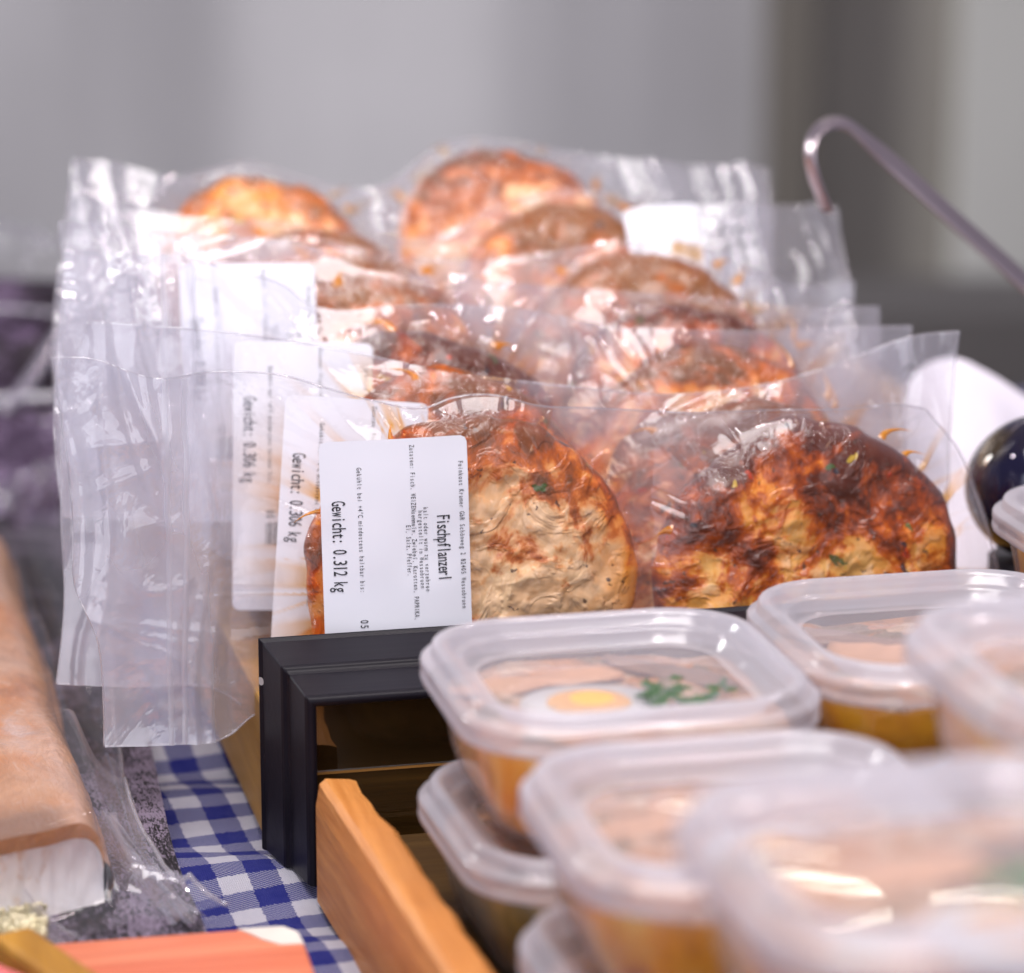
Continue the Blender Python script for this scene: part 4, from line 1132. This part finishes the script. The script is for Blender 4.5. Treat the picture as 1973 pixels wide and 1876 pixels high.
# ------------------------------------------------------------------ red board, ochre strip, yellow crumbs at the bottom left
ZB = 0.034
pts = [atz(80, 1819, ZB), atz(330, 1800, ZB), atz(545, 1785, ZB), atz(575, 1797, ZB), atz(589, 1822, ZB), atz(609, 1880, ZB), atz(640, 2050, ZB), atz(-200, 2050, ZB), atz(40, 1830, ZB)]
bd = empty('red_board', pts[2] * 0.5 + pts[0] * 0.5); tag(bd, 'orange red wooden board with pale corner at the bottom edge', 'board')
V = [(p[0], p[1], z) for z in (ZB - 0.008, ZB) for p in pts]; k = len(pts)
Fc = [tuple(range(k)), tuple(range(2*k-1, k-1, -1))] + [(i, k + i, k + (i+1) % k, (i+1) % k) for i in range(k)]
bevel(mesh('board', V, Fc, M_RED, bd, smooth=False), 0.001)
cp = [atz(458, 1792.5, ZB), atz(500, 1790, ZB), atz(544, 1787, ZB), atz(573, 1798, ZB), atz(586, 1820, ZB), atz(540, 1822, ZB), atz(505, 1812, ZB), atz(480, 1800, ZB)]
cp = resample([np.asarray(p) for p in cp + [cp[0]]], 40, False)[:-1]
V = [(p[0], p[1], z) for z in (ZB - 0.001, ZB + 0.0004) for p in cp]; k = len(cp)
Fc = [tuple(range(k)), tuple(range(2*k-1, k-1, -1))] + [(i, k + i, k + (i+1) % k, (i+1) % k) for i in range(k)]
mesh('pale_corner', V, Fc, simple('worn_pale_wood', (0.62, 0.58, 0.52), 0.6), bd, smooth=False)
a, b = atz(20, 1790, 0.045), atz(180, 1905, 0.045)
def bar(a, b, w, h, mat, name, label, cat):
    ax = b - a; ax[2] = 0; L = np.linalg.norm(ax); ax /= L; sd = np.array([ax[1], -ax[0], 0])
    V = [a + ax * t * L + sd * s_ * w / 2 + np.array([0, 0, z]) for t in (0, 1) for s_, z in ((-1, -h), (1, -h), (1, 0), (-1, 0))]
    o = mesh(name, V, [(0,1,5,4),(1,2,6,5),(2,3,7,6),(3,0,4,7),(0,3,2,1),(4,5,6,7)], mat, smooth=False, at=(a + b) / 2)
    bevel(o, 0.002); tag(o, label, cat)
bar(a, b, 0.012, 0.016, wood_mat('ochre_strip_wood', (0.30, 0.13, 0.01), (0.55, 0.27, 0.03)), 'wooden_strip', 'ochre wooden strip across the bottom left corner', 'wooden strip')
a, b = atz(-60, 1850, 0.05), atz(45, 1900, 0.05)
bar(a, b, 0.010, 0.014, simple('pink_red_paint', (0.70, 0.16, 0.16), 0.5), 'red_strip', 'pinkish red strip at the bottom left corner', 'red strip')
rr = np.random.RandomState(5); parts = []
for i in range(170):
    p = atz(rr.uniform(-30, 85), rr.uniform(1748, 1800), ZC + rr.uniform(0.002, 0.005)); e = rr.uniform(0.0004, 0.0013, 3); an = rr.uniform(0, 3)
    v, f = box(-e, e); v = v + rr.uniform(-0.0006, 0.0006, v.shape); v = np.stack([v[:, 0]*math.cos(an)-v[:, 1]*math.sin(an), v[:, 0]*math.sin(an)+v[:, 1]*math.cos(an), v[:, 2]], 1) + p
    parts.append((v, f))
v, f = join(parts); o = mesh('yellow_crumbs', v, f, simple('yellow_crumb', (0.66, 0.60, 0.40), 0.6), smooth=False, at=atz(40, 1775, ZC + 0.004)); tag(o, 'pale yellow crumbs sprinkled beside the cut fish end', 'crumbs', kind='stuff')

# ------------------------------------------------------------------ right: steel hook, white paper, dark jar
def hook():
    D = 1.16
    pix = [(2300, 850), (2130, 690), (1973, 535), (1850, 425), (1740, 325), (1690, 280), (1656, 250), (1640, 237), (1622, 229), (1600, 230), (1578, 243), (1565, 264), (1561, 290), (1568, 330), (1580, 365), (1595, 400)]
    dd = [0, 0, 0, 0, 0, 0, 0, 0, 0.001, 0.004, 0.009, 0.013, 0.016, 0.017, 0.017, 0.016]
    C = resample([atd(px, py + 8, D - 0.001 * 0 - d) for (px, py), d in zip(pix, dd)], 90)
    T = np.gradient(C, axis=0); T /= np.linalg.norm(T, axis=1)[:, None]
    V = []; w = 0.0037; th = 0.0009; n = 10
    t = np.linspace(0, 1, 90)
    tw = math.radians(35) + math.radians(30) * sst(0.68, 0.78, t)
    for i in range(90):
        nrm = np.cross(T[i], FH); nrm /= np.linalg.norm(nrm)
        bi = np.cross(T[i], nrm)
        a1 = nrm * math.cos(tw[i]) + bi * math.sin(tw[i]); a2 = np.cross(T[i], a1)
        for k in range(n):
            a = 2 * math.pi * k / n; ca, sa = math.cos(a), math.sin(a)
            V.append(C[i] + a1 * w * math.copysign(abs(ca) ** 0.6, ca) + a2 * th * math.copysign(abs(sa) ** 0.6, sa))
    Fc = [(i*n+k, i*n+(k+1)%n, (i+1)*n+(k+1)%n, (i+1)*n+k) for i in range(89) for k in range(n)] + [tuple(range(n))[::-1], tuple(89*n+k for k in range(n))]
    o = mesh('ladle', V, Fc, simple('brushed_steel', (0.50, 0.43, 0.46), 0.30, 0.9, 60, 0.08, 0.05), at=C[0]); tag(o, 'steel ladle handle with hooked end rising at right', 'ladle')
hook()
def paper():
    pts = [(1735, 800), (1752, 735), (1790, 702), (1835, 692), (1890, 708), (1960, 752), (2060, 830)]
    top = resample([atd(px, py, 1.22) for px, py in pts], 50); n, m = 50, 24; V = []
    for off in (0, 0.0006):
        for i in range(n):
            for k in range(m):
                w = k / (m - 1)
                p = top[i] - FH * 0.09 * w + np.array([0, 0, -0.055 * w - 0.012 * w * w + 0.001 * float(vn(i * 0.15, w * 4))])
                V.append(p - np.array([0, 0, off]))
    V = np.array(V); N = n * m
    Fc = np.concatenate([gridfaces(n, m), gridfaces(n, m, N, True)])
    root = empty('paper_sheet', V.mean(0)); tag(root, 'curved sheet of white paper behind the dark round jar', 'paper sheet')
    mesh('sheet', V, Fc, simple('white_paper', (0.80, 0.76, 0.84), 0.7, 0, 20, 0.04, 0.1), root)
    parts = []
    for r_ in range(3):
        v, f = textline('05 7 03'[: 7 - r_], 0.0022, 0.003)
        i = 30; c0 = top[i] - FH * (0.012 + 0.006 * r_); sx = (top[i + 1] - top[i]); sx /= np.linalg.norm(sx)
        dn = -FH * 0.09 + np.array([0, 0, -0.055]); dn /= np.linalg.norm(dn)
        parts.append((c0 + np.array([0, 0, -0.0115 * 0.6 + 0.003]) + v[:, :1] * sx - v[:, 1:2] * dn + np.array([0, 0, -0.0035 * r_]), f))
paper()
def jar():
    c = atd(2012, 940, 1.06); n, m = 48, 24; R = 0.0268; V = []
    r = empty('dark_jar', c - np.array([0, 0, 0.03])); tag(r, 'dark round glossy jar with painted gold reflections at the right edge', 'jar')
    for k in range(m):
        ph = math.pi * k / (m - 1)
        for i in range(n):
            a = 2 * math.pi * i / n; V.append(c + np.array([R * math.sin(ph) * math.cos(a), R * math.sin(ph) * math.sin(a), R * 0.92 * math.cos(ph)]))
    Fc = [(k*n+i, (k+1)*n+i, (k+1)*n+(i+1)%n, k*n+(i+1)%n) for k in range(m-1) for i in range(n)]
    t = NT('dark_jar_reflections'); nn = t.noise(t.coord(), 28, 2, 0.5, 0.8)
    col = t.ramp(nn, [(0.40, (0.008, 0.007, 0.030)), (0.50, (0.020, 0.015, 0.022)), (0.58, (0.07, 0.048, 0.014)), (0.70, (0.20, 0.14, 0.05))])  # gold and navy patches are reflections painted into the jar's colour
    mesh('body', V, Fc, t.done(t.pbr(col, 0.08, None, 0.3, 0.8)), r)
    v, f = tube([c - np.array([0, 0, 0.024]), c - np.array([0, 0, 0.07])], 0.018, 24)
    mesh('foot', v, f, M_BLACK, r)
jar()
